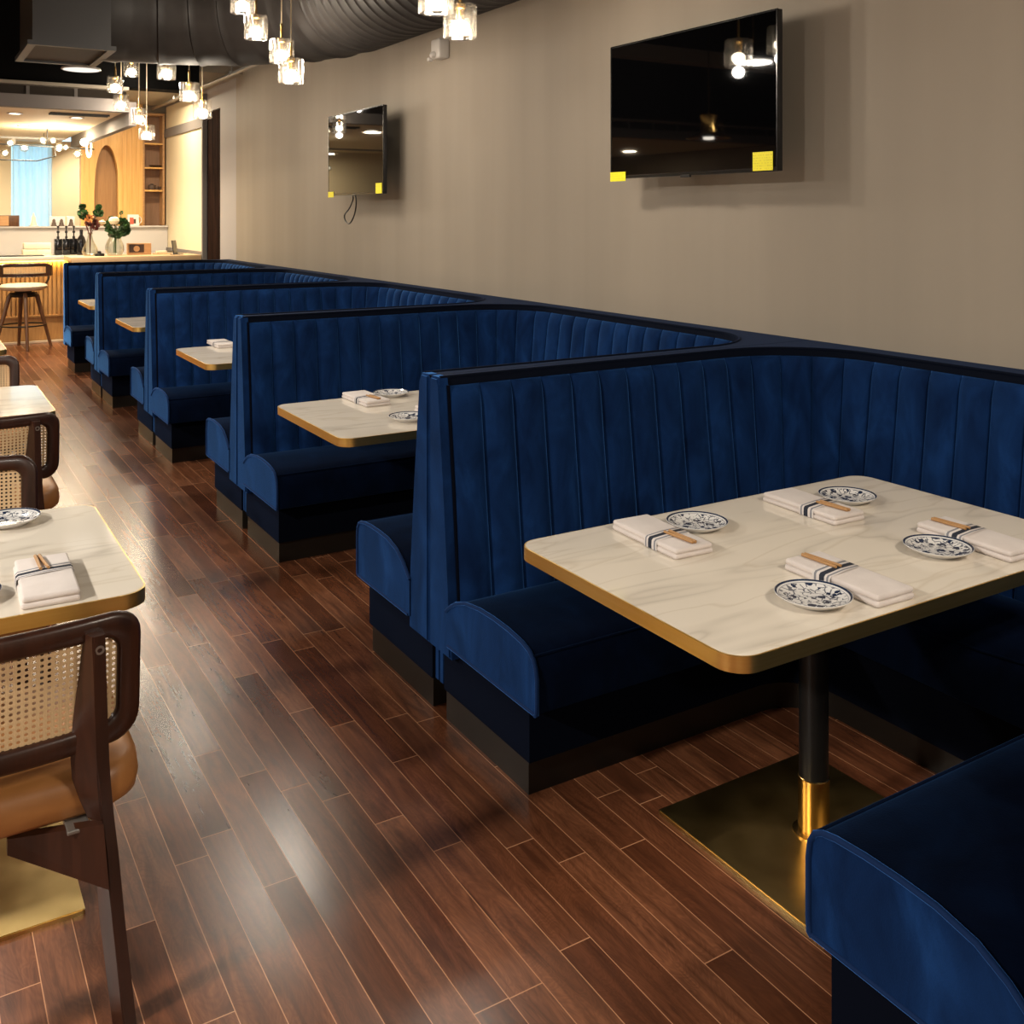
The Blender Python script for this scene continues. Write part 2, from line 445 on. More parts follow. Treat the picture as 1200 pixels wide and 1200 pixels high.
# ------------------------------------------------------------------ THE ROOM
WX = 3.09
HC = 3.62
sbox('floor', (-5.2, 3.3, -2.6, 16.2, -.08, 0), 'floor')
sbox('wall_right', (WX, WX+.15, -2.6, 10.86, 0, HC), 'wall')
sbox('wall_left', (-5.2, -5.05, -2.6, 16.2, 0, HC), 'wall')
sbox('wall_rear', (-5.2, 3.3, -2.75, -2.6, 0, HC), 'wall')
sbox('ceiling', (-5.2, 3.3, -2.6, 10.35, HC, HC+.1), 'black_ceiling')
# bar end of the right wall: white end section, dark plank recess, cream panel
bm = B()
box(bm, WX, WX+.15, 10.86, 11.50, 0, HC); box(bm, WX, WX+.15, 11.50, 12.10, 2.78, HC); box(bm, WX+.08, WX+.15, 11.5, 12.1, 0, 2.78)
box(bm, WX, WX+.15, 12.10, 16.2, 0, HC)
struct('wall_bar_side', bm, 'white_wall')
bm = B()
for k in range(5): box(bm, WX+.005, WX+.075, 11.51+k*.117, 11.51+(k+1)*.117-.006, 0, 2.77, .004, 1)
struct('trim_1', bm, 'dark_plank')
bm = B(); box(bm, WX-.03, WX, 12.13, 14.13, 1.0, 3.02)
struct('trim_2', bm, 'cream')
bm = B(); box(bm, WX-.055, WX-.001, 12.08, 12.13, 0, 3.0, .005); box(bm, WX-.055, WX-.031, 12.13, 14.13, 2.60, 2.72, .005); box(bm, WX-.055, WX-.031, 12.13, 14.13, 1.07, 1.11)
struct('trim_3', bm, 'fascia')
# bulkhead above the bar, ledge, dark band with studs, fascia
sbox('wall_bulkhead', (-5.05, 2.57, 10.35, 10.6, 2.81, HC), 'black_ceiling')
sbox('trim_4', (-5.05, 1.88, 10.30, 10.42, 2.775, 2.805), 'beige')
bm = B(); box(bm, -5.05, 1.88, 10.44, 10.5, 2.66, 2.80)
for k in range(16):
    box(bm, -4.9+k*.42, -4.87+k*.42, 10.42, 10.45, 2.66, 2.78, mi=1)
struct('trim_5', bm, ['brown_band', 'fascia'])
sbox('trim_6', (-5.05, 1.88, 10.30, 10.42, 2.56, 2.68), 'fascia')
sbox('ceiling_bar', (-5.05, 1.88, 10.42, 15.6, 2.58, 2.66), 'cream_ceiling')
sbox('trim_7', (1.88, 1.95, 10.30, 14.3, 2.43, 2.66), 'fascia')
sbox('ceiling_bar_strip', (1.95, WX, 10.6, 14.4, 3.05, 3.13), 'beige')
# back walls
bm = B()
box(bm, -5.05, 1.27, 15.5, 15.65, 0, 2.6); box(bm, 1.79, 2.3, 15.5, 15.65, 0, 2.6); box(bm, 1.27, 1.79, 15.5, 15.65, 0, 1.2); box(bm, 1.27, 1.79, 15.5, 15.65, 2.54, 2.6)
struct('wall_back', bm, 'cream')
# amber panelled wall with arched niche
bm = B()
AX0, AX1, AYc = 1.98, 2.76, 14.15
ax, ar, az = 2.30, .155, 2.28
pts = [(AX0, .9), (AX0, 3.05), (AX1, 3.05), (AX1, .9), (ax+ar, .9), (ax+ar, az)]
# wall face built as strips around the arch opening
def arch_z(x):
    d = abs(x-ax)
    return az - .42 + .62*math.sqrt(max(0, 1-(d/ar)**2)) if d < ar else .9
xs = [AX0, 2.03, 2.03, 2.085, 2.085] + [ax-ar+2*ar*k/20 for k in range(21)] + [2.52, 2.52, 2.60, 2.60, 2.68, 2.68, AX1]
xs = sorted(set(xs))
for x0, x1 in zip(xs, xs[1:]):
    zb = min(arch_z(x0+1e-6), arch_z(x1-1e-6)) if not (x0 >= ax-ar-1e-6 and x1 <= ax+ar+1e-6) else None
    v = []
    za, zb2 = (arch_z(x0), arch_z(x1)) if zb is None else (.9, .9)
    q = [(x0, za), (x1, zb2), (x1, 3.05), (x0, 3.05)]
    prism(bm, q, AYc, AYc+.10, 'y')
for x in (2.03, 2.085, 2.50, 2.56, 2.62, 2.68, 2.74): box(bm, x-.006, x+.006, AYc-.012, AYc, .9, 3.05, 0)
struct('wall_arch', bm, 'amber_wood')
sbox('trim_8', (ax-ar-.05, ax+ar+.05, 14.30, 14.34, .9, 2.5), 'niche_wood')
sbox('wall_arch_top', (1.95, WX, 14.26, 14.42, 2.95, 3.13), 'beige')
sbox('trim_9', (WX-.36, WX, 14.40, 14.44, .9, 3.0), 'shelf_back')
# backsplash half wall with ledge
sbox('wall_backsplash', (-5.05, 2.74, 14.02, 14.12, 0, 1.385), 'splash')
sbox('trim_10', (-5.05, WX-.035, 13.98, 14.16, 1.385, 1.405), 'splash')
sbox('wall_backsplash_end', (2.74, WX-.035, 14.02, 14.12, 0, 1.385), 'splash')
# window with daylight behind sheer curtain
bm = B(); box(bm, 1.27, 1.79, 15.56, 15.60, 1.2, 2.54)
for x in (1.27, 1.51, 1.75): box(bm, x, x+.04, 15.54, 15.58, 1.2, 2.54)
bm2 = B(); box(bm2, 1.0, 2.1, 15.80, 15.81, 1.0, 2.7)
w = struct('window_1', bm, 'glass')
o = finish('window_daylight', bm2, 'daylight'); o['kind'] = 'structure'
bm = B(); rows = []
for z in (1.22, 1.6, 2.0, 2.53):
    rows.append([bm.verts.new((1.28+.5*k/60, 15.46+.02*math.sin(k*.62), z)) for k in range(61)])
grid_faces(bm, rows)
o = finish('sheer_curtain', bm, 'sheer', smooth=80)
tag(o, 'pale blue sheer curtain glowing in the window behind the bar', 'curtain')
# ceiling beam at the upper left
sbox('trim_11', (-5.05, .62, 9.0, 9.2, 3.36, 3.52), 'beige')
# skirting along the right wall hidden by the booths is left out

# ------------------------------------------------------------------ BOOTHS
BX = 1.40
def upath(hw, xw, R, x0, ns=24, na=10, nw=24, hw2=None):
    if hw2 is None: hw2 = hw
    pts = []
    for k in range(ns): pts.append((x0+(xw-R-x0)*k/ns, hw, 0, -1))
    for k in range(na): a = PI/2*(1-k/na); pts.append((xw-R+R*math.cos(a), hw-R+R*math.sin(a), -math.cos(a), -math.sin(a)))
    for k in range(nw): pts.append((xw, hw-R-(hw+hw2-2*R)*k/nw, -1, 0))
    for k in range(na): a = -PI/2*k/na; pts.append((xw-R+R*math.cos(a), -(hw2-R)+R*math.sin(a), -math.cos(a), -math.sin(a)))
    for k in range(ns+1): pts.append((xw-R-(xw-R-x0)*k/ns, -hw2, 0, 1))
    return pts
def resample(pts, nseg, sub=1):
    L = [0]
    for a, b in zip(pts, pts[1:]): L.append(L[-1]+math.hypot(b[0]-a[0], b[1]-a[1]))
    out = []; j = 0
    for i in range(nseg+1):
        s = L[-1]*((i//sub)+(1-math.cos(PI*(i % sub)/sub))/2)*sub/nseg
        while j < len(L)-2 and L[j+1] < s: j += 1
        t = (s-L[j])/max(1e-9, L[j+1]-L[j]); t = min(1, max(0, t))
        a, b = pts[j], pts[j+1]
        v = [a[q]+(b[q]-a[q])*t for q in range(4)]
        nl = math.hypot(v[2], v[3]) or 1
        out.append((v[0], v[1], v[2]/nl, v[3]/nl))
    return out
def sweepU(bm, prof, x0, endcap=True):
    """prof: list of (hw, xw, R, z) closed loop"""
    cols = []
    for q in prof:
        hw, xw, R, z, hw2 = q[:5]; z2 = q[5] if len(q) > 5 else z
        pts = upath(hw, xw, R, x0, hw2=hw2)
        ws = [min(1, max(0, (k-50)/18)) for k in range(len(pts))]      # blends to the near bench's profile round the corner
        cols.append([bm.verts.new((p[0], p[1], z+(z2-z)*w)) for p, w in zip(pts, ws)])
    n = len(cols)
    for i in range(n):
        a, b = cols[i], cols[(i+1) % n]
        for k in range(len(a)-1): bm.faces.new((a[k], a[k+1], b[k+1], b[k]))
    if endcap:
        bm.faces.new([c[0] for c in cols]); bm.faces.new([c[-1] for c in cols][::-1])
def make_booth(label):
    t = thing('booth_sofa', label, 'booth seat', (BX, 0, 0), 0, 'velvet booths along the wall')
    hwT, xwT, RT = .985, 1.56, .36
    # channelled backrest
    NCH, SUB = 41, 10
    path = resample(upath(hwT, xwT, RT, .026, 60, 30, 60), NCH*SUB, SUB)
    zs = [.30, .40, .50, .62, .74, .84, .92, .97, .995, 1.012, 1.024, 1.03]
    bm = B(); rows = []
    for z in zs:
        lean = .085*(1.03-z)/(1.03-.30)
        tz = 1 if z < .97 else math.sqrt(max(0, 1-((z-.97)/.062)**2))
        row = []
        for i, (x, y, nx, ny) in enumerate(path):
            q = -math.cos(PI*(i % SUB)/SUB)
            bl = .027*math.sqrt(max(0, 1-q*q))*tz
            d = lean+bl - (1-tz)*.008
            row.append(bm.verts.new((x+nx*d, y+ny*d, z)))
        rows.append(row)
    top = [bm.verts.new((x-nx*.03, y-ny*.03, 1.03)) for x, y, nx, ny in path]
    rows.append(top); grid_faces(bm, rows)
    finish('backrest', bm, 'velvet', t, 62)
    # top cap filling to the wall
    bm = B(); inn = upath(.990, 1.565, .36, .0); out = []
    ns, na, nw = 24, 10, 24; hwO, xwO = 1.043, WX-BX-.002
    for i, p in enumerate(inn):
        if i < ns: out.append((p[0], hwO))
        elif i < ns+na:
            k = (i-ns)/na; a = (1.565-.36, hwO); c = (xwO, hwO); b = (xwO, .63)
            out.append((a[0]+(c[0]-a[0])*k*2, hwO) if k < .5 else (xwO, c[1]+(b[1]-c[1])*(k-.5)*2))
        elif i < ns+na+nw: out.append((xwO, p[1]))
        elif i < ns+2*na+nw:
            k = (i-ns-na-nw)/na
            out.append((xwO, -.63+(-hwO+.63)*k*2) if k < .5 else (xwO+(1.565-.36-xwO)*(k-.5)*2, -hwO))
        else: out.append((p[0], -hwO))
    vi = {}
    for z in (1.031, 1.058):
        vi[z] = ([bm.verts.new((p[0], p[1], z)) for p in inn], [bm.verts.new((p[0], p[1], z)) for p in out])
    a0, b0 = vi[1.031]; a1, b1 = vi[1.058]
    for k in range(len(a0)-1):
        bm.faces.new((a0[k], a0[k+1], b0[k+1], b0[k])); bm.faces.new((a1[k], a1[k+1], b1[k+1], b1[k]))
        bm.faces.new((a0[k], a0[k+1], a1[k+1], a1[k])); bm.faces.new((b0[k], b0[k+1], b1[k+1], b1[k]))
    for k in (0, -1): bm.faces.new((a0[k], b0[k], b1[k], a1[k]))
    cap = finish('top_cap', bm, 'cap', t, 40)
    bm = B(); tube(bm, [(p[0], p[1], 1.058) for p in upath(.992, 1.567, .36, .004)], .0055, 8); finish('piping', bm, 'cap', cap, 60)
    # outer shells
    bm = B()
    for s in (1, -1): box(bm, .03, WX-BX-.004, min(s*1.02, s*1.04), max(s*1.02, s*1.04), .10, 1.03)
    box(bm, 1.64, WX-BX-.004, -1.02, 1.02, .10, 1.03)
    finish('shell', bm, 'velvet', t)
    # end panels
    for s in (1, -1):
        bm = B()
        poly = [(s*1.040, .225), (s*.902, .225), (s*.915, .42), (s*.945, .72), (s*.972, .95), (s*.982, 1.035), (s*.988, 1.06), (s*1.034, 1.06), (s*1.040, 1.05)]
        prism(bm, poly, -.008, .028, 'x')
        es = [e for e in bm.edges if all(v.co.x < 0 for v in e.verts)]
        bmesh.ops.bevel(bm, geom=es, offset=.007, segments=3, affect='EDGES')
        ep = finish('end_panel', bm, 'velvet', t, 40)
        bm = B(); tube(bm, [(.026, s*(y-.004), z) for y, z in [(.902, .225), (.915, .42), (.945, .72), (.972, .95), (.982, 1.035)]], .0055, 8)
        finish('piping', bm, 'apron', ep, 60)
    # U seat cushion
    pr = [(0, .267), (.492, .267), (.500, .272), (.502, .30), (.502, .37), (.497, .40), (.485, .424), (.465, .440), (.43, .451), (.36, .460), (.28, .463), (.20, .460), (.12, .448), (.06, .425), (.02, .398), (0, .38)]
    pr = [(d, .267+(z-.267)*.91) for d, z in pr]
    hwS, xwS = .918, 1.49
    bm = B()
    NK = .86
    zn = [.267, .267, .272, .30, .405, .437, .455, .464, .470, .474, .474, .470, .455, .428, .400, .385]
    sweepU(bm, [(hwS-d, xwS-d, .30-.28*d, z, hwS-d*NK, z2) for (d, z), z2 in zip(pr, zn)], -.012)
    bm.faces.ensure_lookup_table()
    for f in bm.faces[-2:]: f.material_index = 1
    seat = finish('seat', bm, ['velvet_shaded', 'velvet'], t, 50)
    for s in (1, -1):
        bm = B()
        kk = 1 if s > 0 else NK
        loop = [(-.012, s*(hwS-d*kk), z if s > 0 else z2) for (d, z), z2 in list(zip(pr, zn))[1:]]
        tube(bm, loop, .006, 8); tube(bm, [(-.012, s*(hwS-.492*kk), .269), (-.012, s*(hwS-.01), .269)], .005, 8)
        finish('piping', bm, 'piping', seat, 60)
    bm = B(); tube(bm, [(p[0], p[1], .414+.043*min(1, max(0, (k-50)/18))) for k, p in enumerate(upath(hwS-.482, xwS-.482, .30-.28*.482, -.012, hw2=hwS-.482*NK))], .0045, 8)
    finish('piping', bm, 'velvet_shaded', seat, 60)
    # apron and kick plate
    bm = B()
    sweepU(bm, [(1.005, 1.66, .05, .092, 1.005), (.512, 1.03, .16, .092, .505), (.512, 1.03, .16, .266, .505), (1.005, 1.66, .05, .266, 1.005)], .026)
    finish('apron', bm, 'apron', t, 40)
    bm = B()
    sweepU(bm, [(1.0, 1.66, .05, .0, 1.0), (.525, 1.06, .16, .0, .520), (.525, 1.06, .16, .091, .520), (1.0, 1.66, .05, .091, 1.0)], .032)
    finish('kick_plate', bm, 'kick', t, 40)
    return t
YC = [1.74, 3.83, 5.92, 8.01, 10.10]
BL = ['nearest blue velvet booth around the big marble table set with four places',
      'second blue velvet booth from the camera, behind the nearest channelled back',
      'middle blue velvet booth of five, its table showing one napkin',
      'fourth blue velvet booth from the camera, table corner showing bare marble',
      'farthest blue velvet booth, against the oak counter of the bar']
booth = make_booth(BL[0]); booth.location = (BX, YC[0], 0)
for y, l in zip(YC[1:], BL[1:]): dup(booth, (BX, y, 0), 0, l)

# ------------------------------------------------------------------ TABLES
def make_table(label, hx, hy, group, cat='table', name='booth_table', bh=.275):
    t = thing(name, label, cat, (0, 0, 0), 0, group)
    bm = B(); prism(bm, rrect(hx-.0035, hy-.0035, .055, 8), .705, .7352, 'z')
    finish('tabletop', bm, 'marble', t, 40)
    bm = B(); rows = []
    o, i = rrect(hx, hy, .058, 8), rrect(hx-.0035, hy-.0035, .055, 8)
    for ring, z in ((i, .702), (o, .7025), (o, .7345), (i, .7348)):
        rows.append([bm.verts.new((p[0], p[1], z)) for p in ring])
    grid_faces(bm, rows, True); grid_faces(bm, [rows[-1], rows[0]], True)
    finish('edge_band', bm, 'brass', t, 40)
    bm = B(); box(bm, -.24, .24, -.17, .17, .690, .7045, .003); finish('mounting_plate', bm, 'black_metal', t)
    bm = B(); lathe(bm, [(.0, .148), (.036, .148), (.036, .69), (.0, .69)], 40); finish('column', bm, 'black_metal', t, 40)
    bm = B(); lathe(bm, [(.0, .011), (.052, .011), (.052, .0145), (.0385, .016), (.0385, .150), (.036, .152), (0, .152)], 40); finish('collar', bm, 'gold', t, 40)
    bm = B(); prism(bm, rrect(bh, bh, .006, 3), .0, .011, 'z'); es = [e for e in bm.edges if all(v.co.z > .01 for v in e.verts)]
    bmesh.ops.bevel(bm, geom=es, offset=.002, segments=2, affect='EDGES'); finish('base_plate', bm, 'brass_plate', t, 40)
    return t
TL = ['large marble booth table with four place settings, nearest on the right',
      'marble booth table in the second booth, with two plates and a napkin showing',
      'marble booth table in the middle booth, rolled napkin by the velvet panel',
      'small visible corner of a marble table in the fourth booth from camera',
      'tip of the marble table in the farthest booth, near the bar stool']
bt = make_table(TL[0], .64, .39, 'booth tables'); bt.location = (1.95, 1.745, 0)
for (x, y), l in zip([(2.005, 3.83), (2.055, 5.92), (2.06, 8.0), (2.06, 9.98)], TL[1:]): dup(bt, (x, y, 0), 0, l)
dt = make_table('square marble dining table in the left foreground with napkin and two plates', .39, .39, 'dining tables along the aisle', name='dining_table')
dt.location = (.07, 2.67, 0)
dup(dt, (.155, 4.94, 0), 0, 'square marble dining table behind the dark cane chairs, second on the left')
dup(dt, (.145, 7.17, 0), 0, 'marble dining table corner at the left edge beside the bar stool')

# ------------------------------------------------------------------ TABLEWARE
TZ = .7354
def make_plate():
    bm = B()
    lathe(bm, [(0, .004), (.040, .004), (.044, 0), (.049, 0), (.052, .0035), (.072, .0125), (.0800, .0185), (.0806, .0196), (.0798, .0203), (.071, .0155), (.054, .0085), (.046, .0072), (0, .0068)], 56)
    return finish('side_plate', bm, 'plate', None, 50)
pl0 = make_plate()
def plates(lst):
    first = True
    for (x, y), rz, lab in lst:
        o = pl0 if first else pl0.copy()
        if not first: COL.objects.link(o)
        first = False
        o.location = (x, y, TZ); o.rotation_euler = (0, 0, rz)
        tag(o, lab, 'plate', 'blue and white side plates')
plates([((1.650, 1.478), .3, 'blue and white plate at the front edge of the nearest booth table'),
        ((2.150, 1.535), 1.2, 'blue and white plate at the right front of the nearest booth table'),
        ((1.782, 1.989), 2.2, 'blue and white plate beside the back left napkin on the nearest booth table'),
        ((2.318, 1.950), 3.1, 'blue and white plate near the far corner of the nearest booth table'),
        ((1.885, 4.151), 4.0, 'blue and white plate at the back of the second booth table'),
        ((1.725, 3.627), 5.0, 'blue and white plate at the front of the second booth table, by the velvet panel'),
        ((.235, 2.965), .8, 'blue and white plate at the far side of the foreground dining table'),
        ((.10, 2.42), 1.9, 'blue and white plate cut off at the left edge beside the square napkin')])
def make_napkin():
    t = thing('napkin', 'n', 'napkin')
    bm = B()
    def layer(w, l, z0, z1, y0=0, x0=0, r=.005):
        # folded sheet: rounded in cross-section
        vs = box(bm, x0-w/2, x0+w/2, y0-l/2, y0+l/2, z0, z1, r, 3)
    layer(.116, .270, 0, .0135, r=.0062); layer(.113, .268, .0125, .026, .001, .001, .0062)
    finish('cloth', bm, 'linen', t, 50)
    bm = B(); rows = []
    sec = [(-.0592, .001), (-.0596, .012), (-.0588, .022), (-.054, .0262), (0, .0285), (.054, .0262), (.0588, .022), (.0596, .012), (.0592, .001)]
    for yy in (-.026, -.013, 0, .013, .026):
        rows.append([bm.verts.new((x, yy+.010*(1-(x/.06)**2)*0 + x*.12, z)) for x, z in sec])
    grid_faces(bm, rows)
    bo = finish('striped_band', bm, 'band', t, 60, loc=(0, .028, 0))
    return t
def chop_mesh():
    bm = B(); tube(bm, [(0, -.05, 0), (0, .048, .001)], [.0034, .0042], 8); return bm
np0 = make_napkin(); np_first = [True]; ch0 = [None]
def napkin(x, y, rz, lab, sticks=None, z=TZ, squash=(1, 1)):
    if np_first[0]:
        o = np0; o.location = (x, y, z); o.rotation_euler = (0, 0, rz); np_first[0] = False
    else: o = dup(np0, (x, y, z), rz)
    o.scale = (squash[0], squash[1], 1)
    tag(o, lab, 'napkin', 'folded linen napkins')
    if sticks:
        for k, dx in enumerate((-.006, .006)):
            if ch0[0] is None: ch0[0] = c = finish('chopstick', chop_mesh(), 'bamboo', None, 60)
            else: c = ch0[0].copy(); COL.objects.link(c)
            lx, ly = dx-.004, .074
            c.location = (x+lx*math.cos(rz)-ly*math.sin(rz), y+lx*math.sin(rz)+ly*math.cos(rz), z+.0305)
            c.rotation_euler = (math.radians(-.8), 0, rz+(.05 if k else -.03)+.07)
            tag(c, sticks, 'chopstick', sticks.replace('wooden chopstick', 'chopsticks'))
napkin(1.797, 1.513, -.03, 'folded white napkin at the front of the nearest booth table beside the front plate', 'wooden chopstick tucked in the front napkin of the nearest booth table')
napkin(2.293, 1.529, -.05, 'folded white napkin at the right side of the nearest booth table by the frame edge', 'wooden chopstick tucked in the right hand napkin of the nearest booth table')
napkin(1.632, 1.956, PI-.05, 'folded white napkin at the back left of the nearest booth table', 'wooden chopstick tucked in the back left napkin of the nearest booth table')
napkin(2.160, 1.939, PI-.03, 'folded white napkin at the back of the nearest booth table by the corner plate', 'wooden chopstick tucked in the back corner napkin of the nearest booth table')
napkin(1.737, 4.091, PI+.02, 'folded white napkin at the back of the second booth table', 'wooden chopstick tucked in the back napkin of the second booth table')
napkin(1.877, 3.64, .0, 'folded white napkin of the second booth table, mostly hidden by the velvet panel')
napkin(1.70, 6.30, PI, 'folded white napkin on the middle booth table')
napkin(.268, 2.432, -.03, 'squarish folded white napkin with blue stripe on the foreground dining table', 'wooden chopstick tucked in the napkin on the foreground dining table')
napkin(.17, 4.76, .02, 'folded white napkin on the second dining table, left edge')

# ------------------------------------------------------------------ CANE CHAIRS  (facing +Y)
def make_chair(label):
    t = thing('dining_chair', label, 'chair', (0, 0, 0), 0, 'cane back dining chairs')
    # seat: upholstered shell
    bm = B(); rows = []
    prof = [(.0, .400, .80), (.0, .402, .93), (.0, .415, .985), (.0, .44, 1.0), (.0, .458, .985), (.0, .472, .94), (.0, .478, .86)]
    base = rrect(.272, .240, .085, 7)
    for _, z, s in prof:
        rows.append([bm.verts.new((x*s, .02+y*s, z + (.014*(abs(x)/.255)**2 if z > .45 else 0))) for x, y in base])
    grid_faces(bm, rows, True); bm.faces.new(rows[0]); 
    c = bm.verts.new((0, .02, .466)); r = rows[-1]
    for k in range(len(r)): bm.faces.new((r[k], r[(k+1) % len(r)], c))
    finish('seat', bm, 'leather', t, 60)
    # rear posts: ridge towards the back, inner face swelling into a blade at seat height
    def bend0(x, z): return -.232 - .10*(z-.5) + .035*((x/.262)**2)
    for s in (1, -1):
        bm = B(); ring = []
        for z, x, wi, dp in ((0, .232, .018, .034), (.20, .212, .018, .036), (.34, .200, .017, .040), (.40, .193, .020, .044), (.445, .188, .032, .046), (.49, .184, .042, .046), (.53, .181, .042, .044), (.60, .178, .034, .040), (.68, .175, .023, .036), (.772, .172, .012, .032)):
            yf = bend0(.2, max(z, .40))-.0142
            if z < .40: yf = bend0(.2, .40)-.0142 - (.40-z)*.035
            pts = [(x+.015, yf), (x+.015, yf-dp*.9), (x-.008, yf-dp), (x-.008-wi, yf)]
            ring.append([bm.verts.new((s*a, b, z)) for a, b in pts])
        grid_faces(bm, ring, True); bm.faces.new(ring[0]); bm.faces.new(ring[-1])
        es = [e for e in bm.edges if abs(e.verts[0].co.z-e.verts[1].co.z) > .02]
        bmesh.ops.bevel(bm, geom=es, offset=.0028, segments=2, affect='EDGES')
        lg = finish('leg', bm, 'chair_wood', t, 35)
        bm = B(); lathe(bm, [(.0045, 0), (.0085, 0), (.0085, .003), (.0045, .003)], 20, closed=True)
        bo = finish('bolt_ring', bm, 'steel', lg, 40, loc=(s*.177, bend0(.2, .745)-.0142-.0295, .745)); bo.rotation_euler = (PI/2+.1, 0, 0)
        bm = B(); tube(bm, [(s*.262, .102, 0), (s*.248, .135, .20), (s*.225, .172, .41)], [.012, .017, .020], 12)
        finish('leg', bm, 'chair_wood', t, 50)
        # tapered rail from the rear post in under the seat
        bm = B()
        a = [(s*.195, -.262, .285), (s*.185, -.262, .412), (s*.03, -.17, .385), (s*.03, -.17, .355)]
        va = [bm.verts.new(Vector(p)+Vector((0, d, 0))) for d in (-.011, .011) for p in a]
        bm.faces.new(va[:4]); bm.faces.new(va[4:][::-1])
        for k in range(4): bm.faces.new((va[k], va[(k+1) % 4], va[4+(k+1) % 4], va[4+k]))
        finish('rail', bm, 'chair_wood', t)
        bm = B(); box(bm, s*.145-.02, s*.145+.02, -.25, -.19, .396, .404, .002); finish('bracket', bm, 'steel', t)
    bm = B(); box(bm, -.21, .21, .165, .19, .365, .402, .004); finish('front_rail', bm, 'chair_wood', t)
    # back: curved rounded frame with cane
    W, Z0, Z1 = .262, .535, .797
    def bend(x, z): return -.232 - .10*(z-.5) + .035*((x/W)**2)*1.0
    cz = (Z0+Z1)/2; hz = (Z1-Z0)/2
    outer = rrect(W, hz, .055, 6); inner = rrect(W-.047, hz-.047, .028, 6)
    # densify so the frame follows the curve
    def dens(o):
        r = []
        for a, b in zip(o, o[1:]+o[:1]):
            k = max(1, int(abs(b[0]-a[0])/.03))
            for q in range(k): r.append((a[0]+(b[0]-a[0])*q/k, a[1]+(b[1]-a[1])*q/k))
        return r
    def sec(f, dy):
        out = []
        for (ox, oz), (ix, iz) in zip(outer_d, inner_d):
            x = ox+(ix-ox)*f; z = cz+oz+(iz-oz)*f
            out.append((x, bend(x, z)+dy, z))
        return out
    outer_d = dens(outer)
    # match inner by same parameter
    inner_d = []
    for a, b, ia, ib in zip(outer, outer[1:]+outer[:1], inner, inner[1:]+inner[:1]):
        k = max(1, int(abs(b[0]-a[0])/.03))
        for q in range(k): inner_d.append((ia[0]+(ib[0]-ia[0])*q/k, ia[1]+(ib[1]-ia[1])*q/k))
    bm = B(); rows = []
    for f, dy in ((.0, 0), (.05, -.009), (.2, -.0135), (.8, -.0135), (.95, -.009), (1, 0), (.95, .009), (.8, .0135), (.2, .0135), (.05, .009)):
        rows.append([bm.verts.new(p) for p in sec(f, dy)])
    grid_faces(bm, rows+[rows[0]], True)
    fr = finish('back_frame', bm, 'chair_wood', t, 60)
    bm = B(); uvl = bm.loops.layers.uv.new('UVMap')
    nx, nz = 24, 10; g = []
    iw, ih = W-.040, hz-.040
    for j in range(nz+1):
        g.append([bm.verts.new((-iw+2*iw*i/nx, bend(-iw+2*iw*i/nx, cz-ih+2*ih*j/nz)-.002, cz-ih+2*ih*j/nz)) for i in range(nx+1)])
    grid_faces(bm, g)
    for f in bm.faces:
        for lp in f.loops: lp[uvl].uv = (lp.vert.co.x+1, lp.vert.co.z)
    finish('cane_panel', bm, 'cane', t, 80)
    return t
ch = make_chair('dark walnut cane back chair with tan leather seat, left foreground'); ch.location = (.135, 2.275, 0)
dup(ch, (.10, 3.28, 0), PI, 'dark cane back chair facing the camera on the far side of the foreground dining table')
dup(ch, (.255, 4.46, 0), 0, 'dark cane back chair at the near side of the second dining table')
dup(ch, (.27, 5.78, 0), PI, 'dark cane back chair beyond the second dining table, upper left edge')

# ------------------------------------------------------------------ TELEVISIONS (facing -X)
def make_tv(label):
    t = thing('wall_television', label, 'television', (2.895, 0, 1.728), 0, 'wall televisions')
    hw, H = .535, .632
    bm = B(); box(bm, 0, .028, -hw, hw, 0, H, .004); box(bm, .028, .062, -hw+.10, hw-.10, .05, H-.16, .012); finish('housing', bm, 'black_plastic', t, 40)
    bm = B(); box(bm, -.0012, .001, -hw+.008, hw-.008, .016, H-.008); finish('screen', bm, 'screen', t)
    bm = B()
    box(bm, -.003, .002, -hw, hw, .0, .012); box(bm, -.003, .002, -hw, -hw+.006, 0, H); box(bm, -.003, .002, hw-.006, hw, 0, H); box(bm, -.003, .002, -hw, hw, H-.005, H)
    finish('bezel', bm, 'bezel', t)
    bm = B(); box(bm, -.006, .006, -.03, .03, -.008, .004, .002); finish('sensor_bump', bm, 'black_plastic', t)
    bm = B(); box(bm, .062, .075, -.2, .2, .18, .46, .003); box(bm, .075, .18, -.06, .06, .26, .38, .004); box(bm, .18, .193, -.14, .14, .20, .44, .003); finish('wall_mount', bm, 'black_metal', t)
    bm = B(); box(bm, -.0045, -.0035, hw-.118, hw-.004+.004, -.012, .032); finish('energy_label', bm, 'sticker', t)
    bm = B(); box(bm, -.0045, -.0035, -hw+.022, -hw+.130, .004, .078); finish('energy_label', bm, 'sticker', t)
    return t
tv = make_tv('large black television nearest on the taupe wall with yellow labels'); tv.location = (2.895, 3.305, 1.728)
tv2 = dup(tv, (2.895, 7.035, 1.705), None, 'farther black television on the taupe wall with its cord dangling')
bm = B()
cp = [(.03, .12, .02), (.03, .10, -.03), (.04, .20, -.10), (.05, .32, -.15), (.05, .30, -.20), (.04, .19, -.215), (.04, .10, -.15), (.035, .05, -.06), (.03, .06, .02)]
def smooth_pts(p, n=6):
    p = [Vector(q) for q in p]; out = []
    for i in range(len(p)-1):
        a, b, c, d = p[max(i-1, 0)], p[i], p[i+1], p[min(i+2, len(p)-1)]
        for k in range(n):
            s = k/n
            out.append(.5*((2*b)+(c-a)*s+(2*a-5*b+4*c-d)*s*s+(3*b-a-3*c+d)*s**3))
    return out+[p[-1]]
